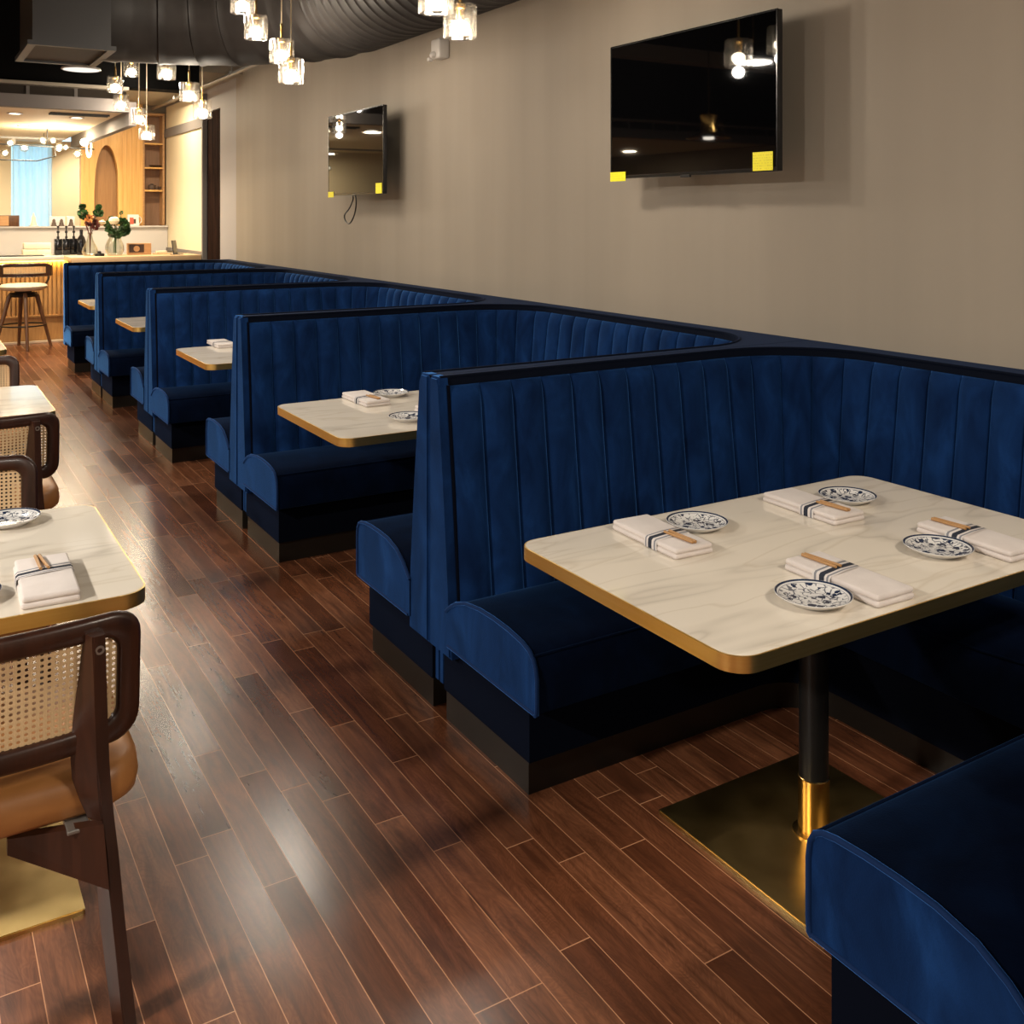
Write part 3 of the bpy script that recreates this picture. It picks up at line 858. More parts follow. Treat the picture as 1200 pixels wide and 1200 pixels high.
tube(bm, smooth_pts(cp), .0055, 8); finish('power_cord', bm, 'black_plastic', tv2, 60)

# emergency sensor on the wall
t = thing('motion_sensor', 'small white motion sensor box high on the taupe wall between the televisions', 'sensor', (3.04, 5.93, 2.595))
bm = B(); box(bm, -.03, .05, -.06, .06, 0, .13, .012, 3); finish('housing', bm, 'white_plastic', t, 40)
bm = B(); lathe(bm, [(0, 0), (.022, 0), (.022, .02), (.012, .035), (0, .035)], 20); o = finish('lens', bm, 'white_plastic', t, 40, loc=(-.03, 0, .03)); o.rotation_euler = (0, -PI/2-.5, 0)
bm = B(); box(bm, -.05, -.02, .045, .075, -.012, .012, .004); finish('pivot', bm, 'white_plastic', t)

# ------------------------------------------------------------------ DUCT
def sweep_ring(bm, path, n=56):
    rows = []
    for (c, tdir, r) in path:
        c = Vector(c); tdir = Vector(tdir).normalized(); a = tdir.cross(Vector((0, 0, 1))).normalized(); b = Vector((0, 0, 1))
        rows.append([bm.verts.new(c+(a*math.cos(2*PI*k/n)+b*math.sin(2*PI*k/n))*r) for k in range(n)])
    grid_faces(bm, rows, True)
t = thing('ventilation_duct', 'large dark round ribbed air duct curving to a square drop box', 'air duct', (2.6, 6.3, 2.66))
O = Vector((2.6, 6.3, 2.66)); DR = .40; DZ = 3.06
bm = B(); path = []
y = -1.5
def ribs(y0, y1):
    y = y0
    while y < y1:
        for dy, r in ((0, DR), (.070, DR), (.078, DR+.004), (.086, DR+.011), (.094, DR+.011), (.100, DR+.003), (.104, DR-.004)):
            path.append((Vector((2.6, y+dy, DZ))-O, (0, 1, 0), r))
        y += .11
ribs(-1.5, 6.25)
path.append((Vector((2.6, 6.3, DZ))-O, (0, 1, 0), DR)); 
sweep_ring(bm, path); finish('straight_run', bm, 'duct', t, 30)
bm = B(); path = []
G = 7
for g in range(G):
    for k in range(9):
        a = PI/2*(g+k/8)/G
        r = DR + (.010 if k in (0, 8) else 0)
        path.append((Vector((1.3+1.3*math.cos(a), 6.3+1.3*math.sin(a), DZ))-O, (-math.sin(a), math.cos(a), 0), r))
        if k == 0: path.append((Vector((1.3+1.3*math.cos(a+.008), 6.3+1.3*math.sin(a+.008), DZ))-O, (-math.sin(a), math.cos(a), 0), DR-.004))
path.append((Vector((1.18, 7.6, DZ))-O, (-1, 0, 0), DR))
sweep_ring(bm, path); finish('elbow', bm, 'duct', t, 30)
bm = B()
x0, x1, y0, y1 = .71, 1.19, 7.15, 7.97
vs = box(bm, x0-O.x, x1-O.x, y0-O.y, y1-O.y, .03, .85)
box(bm, x0-.03-O.x, x1+.03-O.x, y0-.02-O.y, y0+.02-O.y, .0, .03); box(bm, x0-.03-O.x, x1+.03-O.x, y1-.02-O.y, y1+.03-O.y, .0, .03)
box(bm, x0-.03-O.x, x0+.02-O.x, y0+.02-O.y, y1-.02-O.y, .0, .03); box(bm, x1-.02-O.x, x1+.03-O.x, y0+.02-O.y, y1-.02-O.y, 0, .03)
finish('drop_box', bm, 'plenum', t)
bm = B(); box(bm, x0+.02-O.x, x1-.02-O.x, y0+.02-O.y, y1-.02-O.y, .015, .029); finish('grille', bm, 'brown_band', t)
bm = B()
for y in (0.6, 3.2, 5.6): tube(bm, [(0, y-O.y, 3.46-O.z), (0, y-O.y, HC-O.z)], .006, 6)
finish('hanger_rod', bm, 'steel', t)
# conduit pipe along the wall
t = thing('conduit_pipe', 'thin grey conduit pipe running under the ceiling beside the white bar wall', 'pipe', (2.86, 7.1, 3.0))
bm = B(); tube(bm, [(0, 0, 0), (0, 6.9, -.02)], .022, 12); finish('pipe', bm, 'steel', t, 60)
for y in (3.1, 5.6):
    bm = B(); tube(bm, [(0, y, .02), (0, y, .61 if y < 3.4 else .05)], .008, 6); lathe(bm, [(.028, -.02), (.034, -.02), (.034, .02), (.028, .02)], 16, (0, y, 0), closed=True); finish('hanger', bm, 'steel', t, 40)

# ------------------------------------------------------------------ CRYSTAL PENDANTS
def make_pendant():
    t = thing('crystal_pendant', 'p', 'pendant lamp')
    bm = B(); n = 64
    def lob(r, k, amp=.055): 
        a = 2*PI*k/n
        return r*(1+amp*math.cos(8*a))
    sh = [(.050, -.072), (.066, -.074), (.070, -.070), (.071, 0), (.070, .062), (.066, .070), (.052, .072), (.046, .060), (.045, -.055), (.047, -.070)]
    rows = []
    for r, z in sh: rows.append([bm.verts.new((lob(r, k, .05 if r > .06 else .02)*math.cos(2*PI*k/n), lob(r, k, .05 if r > .06 else .02)*math.sin(2*PI*k/n), z)) for k in range(n)])
    grid_faces(bm, rows+[rows[0]], True)
    finish('glass_shade', bm, 'crystal', t, 50)
    bm = B(); lathe(bm, [(0, .002), (.017, .002), (.019, .05), (.024, .055), (.024, .074), (.016, .080), (.007, .085), (.007, .17), (0, .17)], 20); finish('socket', bm, 'gold', t, 40)
    bm = B(); lathe(bm, [(0, -.060), (.022, -.054), (.035, -.034), (.035, -.014), (.020, -.001), (.0, .002)], 20); finish('bulb', bm, 'bulb', t, 80)
    return t
CLEAR = []
pd0 = make_pendant(); pfirst = True
PEND = [
 ((1.889, 3.709, 2.469), 2, 'crystal pendant lamp cut by the top edge, beside the one over the wall sensor'),
 ((2.069, 3.833, 2.401), 2, 'crystal pendant lamp just above the white wall sensor'),
 ((1.823, 6.266, 2.902), 3, 'crystal pendant lamp highest of the middle group, cut by the top edge'),
 ((1.851, 6.073, 2.712), 3, 'crystal pendant lamp second highest of the middle group, before the duct'),
 ((1.970, 5.943, 2.557), 3, 'crystal pendant lamp third lowest step of the middle group, overlapping the bottom one'),
 ((1.936, 5.670, 2.401), 3, 'lowest crystal pendant lamp of the middle group, against the taupe wall'),
 ((1.772, 8.171, 2.702), 4, 'crystal pendant lamp hanging right under the duct elbow, top of three on the right'),
 ((1.889, 7.925, 2.511), 4, 'crystal pendant lamp below the duct elbow, middle of three on the right'),
 ((2.027, 8.073, 2.397), 4, 'crystal pendant lamp beside the dark plank recess, lowest of three on the right'),
 ((1.678, 9.867, 2.769), 5, 'crystal pendant lamp leftmost of the far group, near the drop box'),
 ((1.781, 10.155, 2.636), 5, 'crystal pendant lamp in front of the grey fascia, below the leftmost one'),
 ((1.870, 10.125, 2.959), 5, 'highest crystal pendant lamp of the far group, before the black bulkhead'),
 ((1.893, 9.877, 2.487), 5, 'crystal pendant lamp second lowest of the far group, before the wood shelves'),
 ((2.023, 10.184, 2.361), 5, 'lowest crystal pendant lamp of the far group, against the wood shelves'),
]
PEND += [((1.72, -.32, 2.62), 0, 'unseen crystal pendant lamp added behind the camera to light the booth backs, farthest from the wall'), ((1.95, -.42, 2.46), 0, 'unseen crystal pendant lamp added behind the camera to light the booth backs, hanging lowest'), ((2.17, -.28, 2.70), 0, 'unseen crystal pendant lamp added behind the camera to light the booth backs, nearest the wall')]  # unseen pendants added behind the camera to light the booth backs
for (p, grp, lab) in PEND:
    o = pd0 if pfirst else dup(pd0); pfirst = False
    o.location = p; o.rotation_euler = (0, 0, random.random()*.7)
    tag(o, lab, 'pendant lamp', 'crystal pendant lamps')
    bm = B(); tube(bm, [(0, 0, .16), (0, 0, HC-p[2]-.001)], .0042, 8); finish('cord', bm, 'cream_card', o, 60)
    L = bpy.data.lights.new('pendant_glow', 'POINT'); L.energy = {0: 42, 2: 12, 3: 9, 4: 6, 5: 3}[grp]; L.color = (1, .89, .75); L.shadow_soft_size = .03
    lo = bpy.data.objects.new('pendant_glow', L); COL.objects.link(lo); lo.location = (p[0], p[1], p[2]-.10)

# ------------------------------------------------------------------ DISC LAMPS
def make_disc(label):
    t = thing('disc_lamp', label, 'ceiling lamp', (0, 0, 0), 0, 'disc lamps over the aisle')
    bm = B(); lathe(bm, [(0, .045), (.03, .045), (.05, .04), (.16, .018), (.165, .004), (.16, 0), (.15, .002), (0, .004)], 40); finish('shade', bm, 'white_plastic', t, 40)
    bm = B(); lathe(bm, [(0, -.001), (.148, -.001), (.148, .002), (0, .002)], 40); finish('diffuser', bm, 'lamp_disc', t, 40)
    bm = B(); tube(bm, [(0, 0, .04), (0, 0, HC-2.8-.001)], .008, 8); finish('rod', bm, 'gold', t, 60)
    return t
def area(name, loc, rot, size, energy, color, sy=None, shape='DISK'):
    L = bpy.data.lights.new(name, 'AREA'); L.shape = shape if sy is None else 'RECTANGLE'; L.size = size
    if sy: L.size_y = sy
    L.energy = energy; L.color = color
    o = bpy.data.objects.new(name, L); COL.objects.link(o); o.location = loc; o.rotation_euler = rot
    return o
WARM = (1, .935, .84)
d0 = make_disc('lit white disc lamp hanging on a rod beneath the drop box'); d0.location = (1.33, 9.48, 2.83)
DIM = d0
DISCS = [(-.1, 5.9, 2.8), (-2.6, 7.4, 2.8), (-2.6, 4.4, 2.8), (-2.6, 1.4, 2.8), (-1.2, -1.9, 2.8)]  # last one is unseen, added behind the camera for the channelled backs
POWER = [30, 75, 140, 215, 60]
for k, p in enumerate(DISCS):
    dup(d0, p, 0, ['disc lamp over the aisle reflected in the nearest television', 'disc lamp over the left part of the room, far end', 'disc lamp over the left part of the room, middle', 'disc lamp over the left part of the room, near end', 'unseen disc lamp added behind the camera to light the booth backs'][k])
for p, e in zip(DISCS, POWER):
    L = bpy.data.lights.new('disc_glow', 'AREA'); L.shape = 'DISK'; L.size = .29; L.energy = e; L.color = WARM
    o = bpy.data.objects.new('disc_glow', L); COL.objects.link(o); o.location = (p[0], p[1], p[2]-.012)
bm = B(); lathe(bm, [(0, -.001), (.148, -.001), (.148, .002), (0, .002)], 40)
for c in list(DIM.children):
    if c.name.startswith('diffuser'): bpy.data.objects.remove(c)
finish('diffuser', bm, 'lamp_disc_dim', DIM, 40)
# copper dome pendant of the left part of the room (seen in the television)
t = thing('dome_pendant', 'copper dome pendant lamp reflected in the nearest television', 'pendant lamp', (-2.0, 8.5, 2.42))
bm = B(); lathe(bm, [(.26, 0), (.10, .06), (.08, .16), (.10, .26), (.02, .28), (.012, .28), (.09, .25), (.07, .16), (.09, .07), (.25, .008)], 36, closed=True); finish('shade', bm, 'gold', t, 50)
bm = B(); lathe(bm, [(0, -.02), (.06, -.012), (.06, .04), (0, .05)], 16); finish('bulb', bm, 'lamp_disc', t, 60)
bm = B(); tube(bm, [(0, 0, .27), (0, 0, HC-2.421)], .006, 8); finish('cord', bm, 'gold', t)

# ------------------------------------------------------------------ BAR
t = thing('bar_counter', 'slatted wood bar with grey top behind the stool, lit amber under the edge', 'bar', (0, 13.3, 0))
bm = B(); box(bm, -5.0, 3.03, -.05, .68, 1.0, 1.05, .006); finish('worktop', bm, 'counter_grey', t, 40)
bm = B(); box(bm, -5.0, 3.02, .05, .66, .33, 1.0)
x = -5.0
while x < 2.98:
    box(bm, x, x+.032, .02, .05, .33, .985); x += .05
finish('slatted_front', bm, 'slat', t)
bm = B(); box(bm, -5.0, 3.02, .02, .66, .03, .33); box(bm, -5.0, 3.02, .0, .05, .315, .335); finish('kick_board', bm, 'slat', t)
bm = B(); box(bm, -5.0, 1.96, -.03, .0, 0, .03, .004); finish('base_strip', bm, 'base_trim', t)
bm = B(); box(bm, -4.9, 1.9, .005, .017, .982, .998); finish('led_strip', bm, 'led', t)
area('bar_led', (-1.5, 13.29, .975), (math.radians(35), 0, 0), 6.6, 26, (1, .60, .12), .02)
t = thing('oak_counter', 'light oak counter ledge behind the farthest velvet booth', 'counter', (2.3, 12.7, 0))
bm = B(); box(bm, -.70, .73, -.6, .06, 1.015, 1.075, .006); finish('worktop', bm, 'oak', t, 40)
bm = B(); box(bm, -.66, .70, -.54, .04, 0, 1.015); finish('body', bm, 'slat', t)

# bar stool
t = thing('bar_stool', 'walnut bar stool with cream seat and low cane back in front of the bar', 'stool', (1.18, 12.88, 0))
for sx, sy in ((1, .06), (-1, -.06), (.06, -1), (-.06, 1)):
    bm = B(); tube(bm, [(sx*.30, sy*.30, 0), (sx*.15, sy*.15, .60), (sx*.12, sy*.12, .64)], [.017, .026, .026], 12); finish('leg', bm, 'stool_wood', t, 50)
bm = B(); tube(bm, [(.245*math.cos(2*PI*k/36), .245*math.sin(2*PI*k/36), .27) for k in range(37)], .009, 8); finish('footrest_ring', bm, 'black_metal', t, 60)
bm = B(); lathe(bm, [(0, .60), (.14, .60), (.15, .625), (.13, .65), (.09, .655), (.09, .675), (0, .675)], 32); finish('swivel_base', bm, 'black_metal', t, 40)
bm = B(); lathe(bm, [(0, .672), (.20, .675), (.255, .70), (.262, .725), (.245, .742), (.20, .750), (0, .748)], 40); finish('seat', bm, 'seat_cream', t, 60)
bm = B()
A0, A1 = math.radians(192), math.radians(348)
def arcpt(a, r, z): return (r*math.cos(a), r*math.sin(a)*.9, z)
rows = []
N = 30
for k in range(N+1):
    f = k/N; a = A0+(A1-A0)*f; e = abs(2*f-1)
    zt = 1.0-.05*e**4; zb = .86+.05*e**6
    rows.append([bm.verts.new(arcpt(a, r, z)) for r, z in ((.295, zt), (.312, zt-.01), (.312, zt-.035), (.295, zt-.045))])
grid_faces(bm, rows, True); bm.faces.new(rows[0]); bm.faces.new(rows[-1])
rows = []
for k in range(N+1):
    f = k/N; a = A0+(A1-A0)*f
    rows.append([bm.verts.new(arcpt(a, r, z)) for r, z in ((.295, .885), (.312, .875), (.312, .845), (.295, .838))])
grid_faces(bm, rows, True); bm.faces.new(rows[0]); bm.faces.new(rows[-1])
for f0, f1 in ((0, .2), (.8, 1.0)):
    rows = []
    for k in range(7):
        f = f0+(f1-f0)*k/6; a = A0+(A1-A0)*f
        rows.append([bm.verts.new(arcpt(a, r, z)) for r, z in ((.296, .955), (.311, .955), (.311, .86), (.296, .86))])
    grid_faces(bm, rows, True); bm.faces.new(rows[0]); bm.faces.new(rows[-1])
for s in (1, -1): tube(bm, [(s*.27, -.06, .86), (s*.265, -.03, .80), (s*.23, 0, .72)], .012, 8)
finish('backrest', bm, 'chair_wood', t, 40)
bm = B(); uvl = bm.loops.layers.uv.new('UVMap'); rows = []
for z in (.875, .90, .93, .965):
    rows.append([bm.verts.new(arcpt(A0+(A1-A0)*(.16+.68*k/24), .303, z)) for k in range(25)])
grid_faces(bm, rows)
for f in bm.faces:
    for lp in f.loops: lp[uvl].uv = (lp.vert.co.x+1, lp.vert.co.z)
finish('cane_panel', bm, 'cane', t, 80)

# wall shelf unit
t = thing('shelf_unit', 'tall open wood shelf unit against the cream panel behind the bar', 'shelf', (2.925, 14.28, 1.41))
bm = B(); box(bm, .10, .13, -.10, .11, 0, 1.5, .003); box(bm, -.16, -.135, -.10, .11, 0, 1.5, .003); box(bm, -.16, .13, -.10, .11, 1.5, 1.53); finish('frame', bm, 'box_wood', t)
for z in (.46, .77, 1.10):
    bm = B(); box(bm, -.135, .10, -.10, .11, z, z+.022, .002); finish('shelf_board', bm, 'amber_wood', t)
bm = B(); lathe(bm, [(0, 0), (.045, 0), (.055, .03), (.05, .065), (.02, .075), (.02, .085), (0, .09)], 20)
tp = finish('tea_pot', bm, 'figure', None, 50, loc=(2.90, 14.26, 1.41+.482)); tag(tp, 'dark lidded jar on the lower board of the shelf unit', 'jar')
for k, x in enumerate((2.96, 3.005)):
    bm = B(); lathe(bm, [(0, 0), (.018, 0), (.024, .05), (.021, .05), (.016, .006), (0, .006)], 16)
    c = finish('tea_cup', bm, 'figure', None, 50, loc=(x, 14.23+.05*k, 1.41+.482)); tag(c, ['dark cup next to the lidded jar on the lower shelf board', 'dark cup against the post on the lower shelf board'][k], 'cup', 'cups on the shelf unit')
bm = B(); lathe(bm, [(0, 0), (.06, 0), (.09, .03), (.086, .03), (.055, .006), (0, .006)], 24)
tag(finish('serving_bowl', bm, 'dark_print', None, 50, loc=(2.95, 14.27, 1.41+.792)), 'dark shallow bowl on the upper board of the shelf unit', 'bowl')

# things on the ledge behind the bar
LZ, LY = 1.4055, 14.07
t = thing('storage_box', 'brown wood storage box on the ledge at the left edge', 'box', (1.06, LY, LZ))
bm = B(); box(bm, -.22, .18, -.07, .07, 0, .14, .004); finish('body', bm, 'stool_wood', t, 40)
bm = B(); box(bm, -.07, .06, -.076, -.0701, .01, .132); finish('front_plate', bm, 'box_wood', t)
t = thing('perfume_bottle', 'small glass bottle with golden filling on the ledge before the window', 'bottle', (1.41, LY, LZ))
bm = B(); lathe(bm, [(0, 0), (.04, 0), (.042, .02), (.03, .05), (.022, .12), (.010, .145), (.010, .17), (0, .17)], 20); finish('body', bm, 'white_flower', t, 50)
bm = B(); lathe(bm, [(0, -.0), (.055, -.0), (.055, .012), (.05, .012), (.05, .002), (0, .002)], 20); finish('saucer', bm, 'white_ceramic', t, 40)
for k, (x, h) in enumerate(((1.645, .095), (1.735, .09), (1.85, .095))):
    t = thing('ornament', ['leftmost brown figurine on the ledge in front of a white card', 'brown figurine on the ledge, middle of three', 'brown figurine on the ledge nearest the dark flowers'][k], 'figurine', (x, LY-.02, LZ), 0, 'figurines on the ledge')
    bm = B(); lathe(bm, [(0, 0), (.036, 0), (.036, .012), (.026, .02), (.026, .04), (.017, .055), (.020, .07), (.012, .09), (0, .096)], 16); finish('body', bm, 'figure', t, 60)
    bm = B(); box(bm, -.045, .045, .028, .034, 0, .125, .002); finish('backing_card', bm, 'white_ceramic', t)
t = thing('tote_bag', 'white printed gift bag on the ledge by the shelf unit', 'bag', (2.615, LY, LZ))
bm = B(); prism(bm, [(-.075, 0), (.075, 0), (.07, .15), (-.07, .15)], -.03, .03, 'y'); finish('body', bm, 'white_ceramic', t)
bm = B(); box(bm, -.045, .005, -.032, -.0301, .02, .11); finish('print', bm, 'red', t); bm = B(); box(bm, .0052, .035, -.0318, -.0301, .03, .09); finish('print', bm, 'figure', t)
bm = B(); tube(bm, smooth_pts([(.06, 0, .13), (.10, 0, .11), (.11, 0, .06), (.08, 0, .02)]), .006, 8); finish('handle', bm, 'white_ceramic', t, 60)

# things on the oak counter and the grey bar top
CZ = 1.0754
t = thing('flower_vase', 'slim clear vase of dark red flowers on the oak counter', 'vase', (1.85, 12.5, CZ))
t.scale = (1.35,)*3
bm = B(); lathe(bm, [(0, 0), (.05, 0), (.068, .03), (.06, .07), (.028, .13), (.018, .18), (.024, .20), (.022, .20), (.016, .18), (.025, .13), (.056, .07), (.063, .03), (.046, .005), (0, .005)], 28); finish('glass', bm, 'glass', t, 60)
bm = B()
for k in range(5):
    a = 2*PI*k/5; tube(bm, [(0, 0, .02), (.005*math.cos(a), .005*math.sin(a), .18), (.05*math.cos(a), .05*math.sin(a), .29)], .0035, 6)
finish('stems', bm, 'dark_flower', t)
def flower(bm, c, r, n=26, sz=.026):
    for _ in range(n):
        v = Vector((random.gauss(0, 1), random.gauss(0, 1), random.gauss(0, .8))).normalized()
        p = Vector(c)+v*r*(.6+.4*random.random()); q = v.orthogonal().normalized(); s = v.cross(q)
        a = random.random()*6.28; d1 = q*math.cos(a)+s*math.sin(a); d2 = v
        pts = [p-d1*sz*.5, p+d2*sz*.3-d1*.1*sz, p+d1*sz*.5, p-d2*sz*.3+d1*.1*sz]
        vs = [bm.verts.new(x) for x in pts]+[bm.verts.new(p+v*.006)]
        for i in range(4): bm.faces.new((vs[i], vs[(i+1) % 4], vs[4]))
bm = B(); flower(bm, (.01, 0, .30), .05, 40, .045); flower(bm, (.035, -.02, .26), .035, 30, .045); finish('blossom', bm, 'dark_flower', t)
bm = B(); flower(bm, (-.01, -.02, .325), .035, 26, .04); finish('blossom', bm, 'orange_flower', t)
bm = B(); flower(bm, (-.06, 0, .36), .04, 60, .055); flower(bm, (-.062, 0, .42), .025, 34, .05); flower(bm, (.065, 0, .37), .035, 50, .055); flower(bm, (.07, 0, .42), .02, 30, .05); tube(bm, [(0, 0, .25), (-.06, 0, .36)], .004, 6); tube(bm, [(0, 0, .25), (.065, 0, .37)], .004, 6); finish('leaves', bm, 'leaf', t)
t = thing('rose_vase', 'rounded pale vase with a white rose and green leaves on the oak counter', 'vase', (2.12, 12.5, CZ))
t.scale = (1.35,)*3
bm = B(); lathe(bm, [(0, 0), (.06, 0), (.078, .04), (.076, .09), (.05, .15), (.040, .175), (.044, .185), (.04, .185), (.036, .172), (.046, .15), (.072, .09), (.074, .04), (.056, .006), (0, .006)], 28); finish('glass', bm, 'glass', t, 60)
bm = B()
for k in range(5):
    a = 2*PI*k/5; tube(bm, [(.01*math.cos(a), 0, .02), (.012*math.cos(a), .012*math.sin(a), .17), (.04*math.cos(a), .04*math.sin(a), .25)], .0035, 6)
finish('stems', bm, 'leaf', t)
bm = B(); flower(bm, (.02, 0, .25), .10, 220, .06); flower(bm, (.09, 0, .22), .05, 60, .055); finish('leaves', bm, 'leaf', t)
bm = B(); lathe(bm, [(0, 0), (.03, .005), (.045, .03), (.04, .055), (.02, .065), (.028, .05), (.012, .045), (0, .06)], 16, (-.02, -.09, .27)); flower(bm, (-.02, -.09, .30), .04, 40, .03); finish('blossom', bm, 'white_flower', t)
bm = B(); lathe(bm, [(0, 0), (.02, .005), (.03, .02), (.0, .035)], 12, (-.11, -.05, .275)); flower(bm, (-.11, -.05, .29), .026, 24, .025); finish('blossom', bm, 'white_flower', t)
bm = B(); flower(bm, (.05, -.03, .37), .02, 14, .03); finish('bud', bm, 'leaf', t)
t = thing('picture_box', 'small wooden box with dark framed picture on the oak counter', 'box', (2.40, 12.6, CZ))
bm = B(); box(bm, -.12, .15, -.03, .05, 0, .135, .003); finish('body', bm, 'box_wood', t)
bm = B(); box(bm, -.105, .065, -.034, -.0301, .025, .122); finish('picture', bm, 'dark_print', t)
bm = B(); lathe(bm, [(0, 0), (.035, .0), (.035, .003), (0, .003)], 20); o = finish('motif', bm, 'box_wood', t, 40, loc=(-.02, -.0342, .07)); o.rotation_euler = (PI/2, 0, 0)
t = thing('wooden_tray', 'small wooden tray with folded papers on the oak counter', 'tray', (2.66, 12.55, CZ))
bm = B(); box(bm, -.09, .11, -.06, .06, 0, .014, .003); finish('base', bm, 'oak', t)
bm = B(); box(bm, -.06, .06, -.04, .05, .0145, .04, .004); finish('papers', bm, 'cream_card', t)
t = thing('tablet_stand', 'slim black tablet on a stand at the end of the oak counter', 'tablet', (2.80, 12.35, CZ), math.radians(62))
bm = B(); box(bm, -.085, .085, -.055, .055, 0, .008, .002); finish('base', bm, 'black_plastic', t)
bm = B(); prism(bm, [(.01, .008), (.02, .008), (.045, .17), (.035, .17)], -.08, .08, 'x'); finish('screen', bm, 'black_plastic', t)
GZ = 1.0504
t = thing('file_box', 'cream card letter tray on the grey bar top', 'box', (1.39, 13.62, GZ))
bm = B(); box(bm, -.17, .17, -.1, .1, 0, .012, .002); box(bm, -.15, .16, -.09, .09, .012, .075, .004); box(bm, -.14, .165, -.085, .09, .08, .155, .006); box(bm, -.004, .004, -.094, -.088, .012, .155); finish('body', bm, 'cream_card', t, 40)
bm = B(); box(bm, -.25, .22, -.14, .13, -.0002, .0118); 
bm.free()
for k, (x, y, square) in enumerate(((1.64, 13.60, True), (1.735, 13.60, True), (1.83, 13.66, True), (1.89, 13.46, False))):
    t = thing('sauce_bottle', ['square black pump bottle left of three on the bar', 'square black pump bottle in the middle of the bar row', 'square black pump bottle right of the pump row', 'rounded black bottle with narrow neck ending the bar row'][k], 'bottle', (x, y, GZ), 0, 'black bottles on the bar')
    t.scale = (1.35,)*3
    bm = B()
    if square: box(bm, -.032, .032, -.04, .04, 0, .15, .006)
    else: lathe(bm, [(0, 0), (.040, 0), (.042, .02), (.042, .12), (.03, .16), (.014, .185), (.016, .235), (0, .24)], 24)
    finish('body', bm, 'black_glass', t, 40)
    if square:
        bm = B(); lathe(bm, [(0, .15), (.012, .15), (.012, .17), (.006, .175), (.006, .20), (.013, .205), (.013, .222), (.005, .226), (.005, .25), (.011, .253), (.011, .268), (0, .27)], 16); finish('pump', bm, 'black_plastic', t, 40)
bm = B(); box(bm, -.28, .28, -.12, .12, 0, .010, .003); 
tag(finish('serving_mat', bm, 'slot', None, loc=(1.17, 13.42, GZ)), 'thin black mat lying on the grey bar top at left', 'mat')
bm = B(); box(bm, -.05, .05, -.04, .04, 0, .03, .006); lathe(bm, [(0, .03), (.022, .03), (.018, .055), (0, .06)], 16)
tag(finish('card_reader', bm, 'black_plastic', None, 40, loc=(1.93, 12.36, CZ)), 'small black card reader at the foot of the slim vase', 'card reader')

# bar ceiling: downlights, slot vent, track, globe chandelier
for k, (x, y) in enumerate(((.95, 11.2), (1.18, 12.75), (1.55, 11.35), (1.63, 12.8))):
    t = thing('downlight', ['recessed downlight nearest on the cream bar ceiling, left pair', 'recessed downlight farther back in the left pair of the bar ceiling', 'recessed downlight by the black slot in the bar ceiling', 'recessed downlight farther back on the right of the bar ceiling'][k], 'downlight', (x, y, 2.574), 0, 'downlights in the bar ceiling')
    bm = B(); lathe(bm, [(.055, .004), (.075, .005), (.075, -.004), (.055, -.004)], 28, closed=True); finish('trim_ring', bm, 'white_plastic', t, 40)
    bm = B(); lathe(bm, [(0, .001), (.055, .001), (.055, .004), (0, .004)], 28); finish('lens', bm, 'downlight', t, 40)
bm = B(); box(bm, -.27, .27, -.05, .05, 0, .012); box(bm, -.28, .28, -.06, -.05, -.006, .012); box(bm, -.28, .28, .05, .06, -.006, .012)
tag(finish('slot_vent', bm, 'slot', None, loc=(1.52, 10.95, 2.567)), 'long narrow black slot vent in the cream bar ceiling', 'vent')
t = thing('track_light', 'thin dark lighting track with small spot heads on the bar ceiling', 'track light', (1.0, 13.8, 2.50))
bm = B(); box(bm, -1.6, .75, -.012, .012, .0, .025); finish('track', bm, 'steel', t)
bm = B()
for x in (-1.5, .5): tube(bm, [(x, 0, .025), (x, 0, .079)], .005, 6)
finish('hanger', bm, 'steel', t)
for x in (-.35, .15):
    bm = B(); lathe(bm, [(0, -.07), (.03, -.07), (.035, 0), (0, 0)], 16, (x, 0, 0)); finish('spot_head', bm, 'white_plastic', t, 40)
t = thing('globe_chandelier', 'long rod chandelier with lit glass globes and a glowing ring over the bar', 'chandelier', (1.45, 13.0, 2.36))
bm = B(); tube(bm, [(-.60, 0, .02), (.52, 0, -.01)], .008, 8); tube(bm, [(-.55, -.1, -.17), (-.12, -.1, -.175), (.08, -.1, -.11)], .007, 8); tube(bm, [(0, 0, .0), (0, 0, .218)], .006, 8); tube(bm, [(.08, -.1, -.11), (.08, 0, .0)], .006, 8); finish('rods', bm, 'black_metal', t, 60)
for (x, z, r) in ((-.05, .075, .05), (.06, .08, .045), (.13, .0, .055), (.20, .0, .04), (.33, -.075, .055), (-.25, -.02, .05), (-.40, .03, .05), (-.45, -.09, .05), (-.6, -.17, .035)):
    bm = B(); bmesh.ops.create_uvsphere(bm, u_segments=20, v_segments=12, radius=r)
    g = finish('glass_globe', bm, 'glass', t, 80, loc=(x, -.02 if z > -.1 else -.1, z))
    bm = B(); bmesh.ops.create_uvsphere(bm, u_segments=14, v_segments=8, radius=r*.55)
    finish('bulb', bm, 'globe', g, 80)
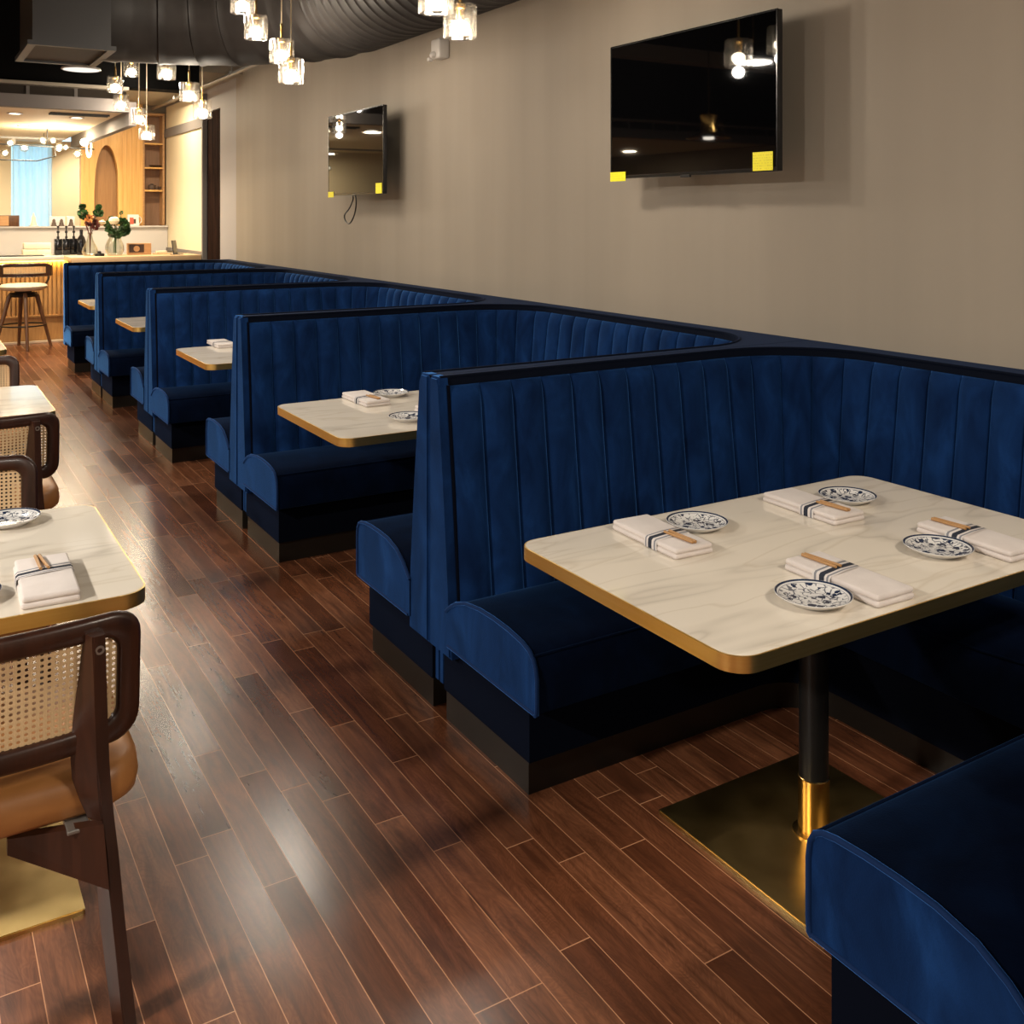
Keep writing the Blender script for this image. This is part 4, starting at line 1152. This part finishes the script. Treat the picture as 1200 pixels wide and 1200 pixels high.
bm = B(); tube(bm, [(.46+.04*math.cos(2*PI*k/40), .10*math.cos(2*PI*k/40), .02+.125*math.sin(2*PI*k/40)) for k in range(41)], .011, 8); finish('ring_light', bm, 'ring_led', t, 60)
bm = B(); bmesh.ops.create_uvsphere(bm, u_segments=16, v_segments=10, radius=.05); finish('ring_bulb', bm, 'globe', t, 80, loc=(.41, 0, .07))

# ------------------------------------------------------------------ LIGHT of the bar (its downlights, added back-wall fill) and room fill
for (x, y) in ((.95, 11.2), (1.18, 12.75), (1.55, 11.35), (1.63, 12.8), (-.8, 12), (-2.6, 12), (-4, 12.5)):
    area('bar_glow', (x, y, 2.55), (0, 0, 0), .2, 26, (1, .84, .60))
area('bar_strip_glow', (2.4, 12.6, 3.03), (0, 0, 0), .3, 45, (1, .84, .60))
area('bar_back_fill', (.2, 14.8, 2.5), (0, 0, 0), .3, 40, (1, .84, .58))  # this and the next are added, without fixtures, to brighten the rear wall
area('bar_back_fill', (2.05, 14.85, 2.5), (0, -.5, 0), .3, 22, (1, .84, .60))
area('chandelier_glow', (1.5, 12.8, 2.25), (PI, 0, 0), .4, 22, (1, .84, .58))

W = bpy.data.worlds.new('room_air'); SC.world = W; W.use_nodes = True
bg = W.node_tree.nodes['Background']; bg.inputs[0].default_value = (1, .88, .74, 1); bg.inputs[1].default_value = .22

# ------------------------------------------------------------------ CAMERA
cam = bpy.data.cameras.new('camera'); co = bpy.data.objects.new('camera', cam); COL.objects.link(co)
co.location = (0, 0, 1.56); co.rotation_euler = (PI/2, 0, -math.atan2(712, 1169))
cam.sensor_width = 36; cam.lens = 36*1169/1200; cam.shift_y = -349/1200; cam.clip_start = .02
SC.camera = co
SC.view_settings.view_transform = 'Standard'; SC.view_settings.look = 'None'; SC.view_settings.gamma = 1
SC.view_settings.exposure = .18; SC.view_settings.use_curve_mapping = False
SC.cycles.use_denoising = True
SC.cycles.max_bounces = 8; SC.cycles.transparent_max_bounces = 24
SC.cycles.sample_clamp_indirect = 6
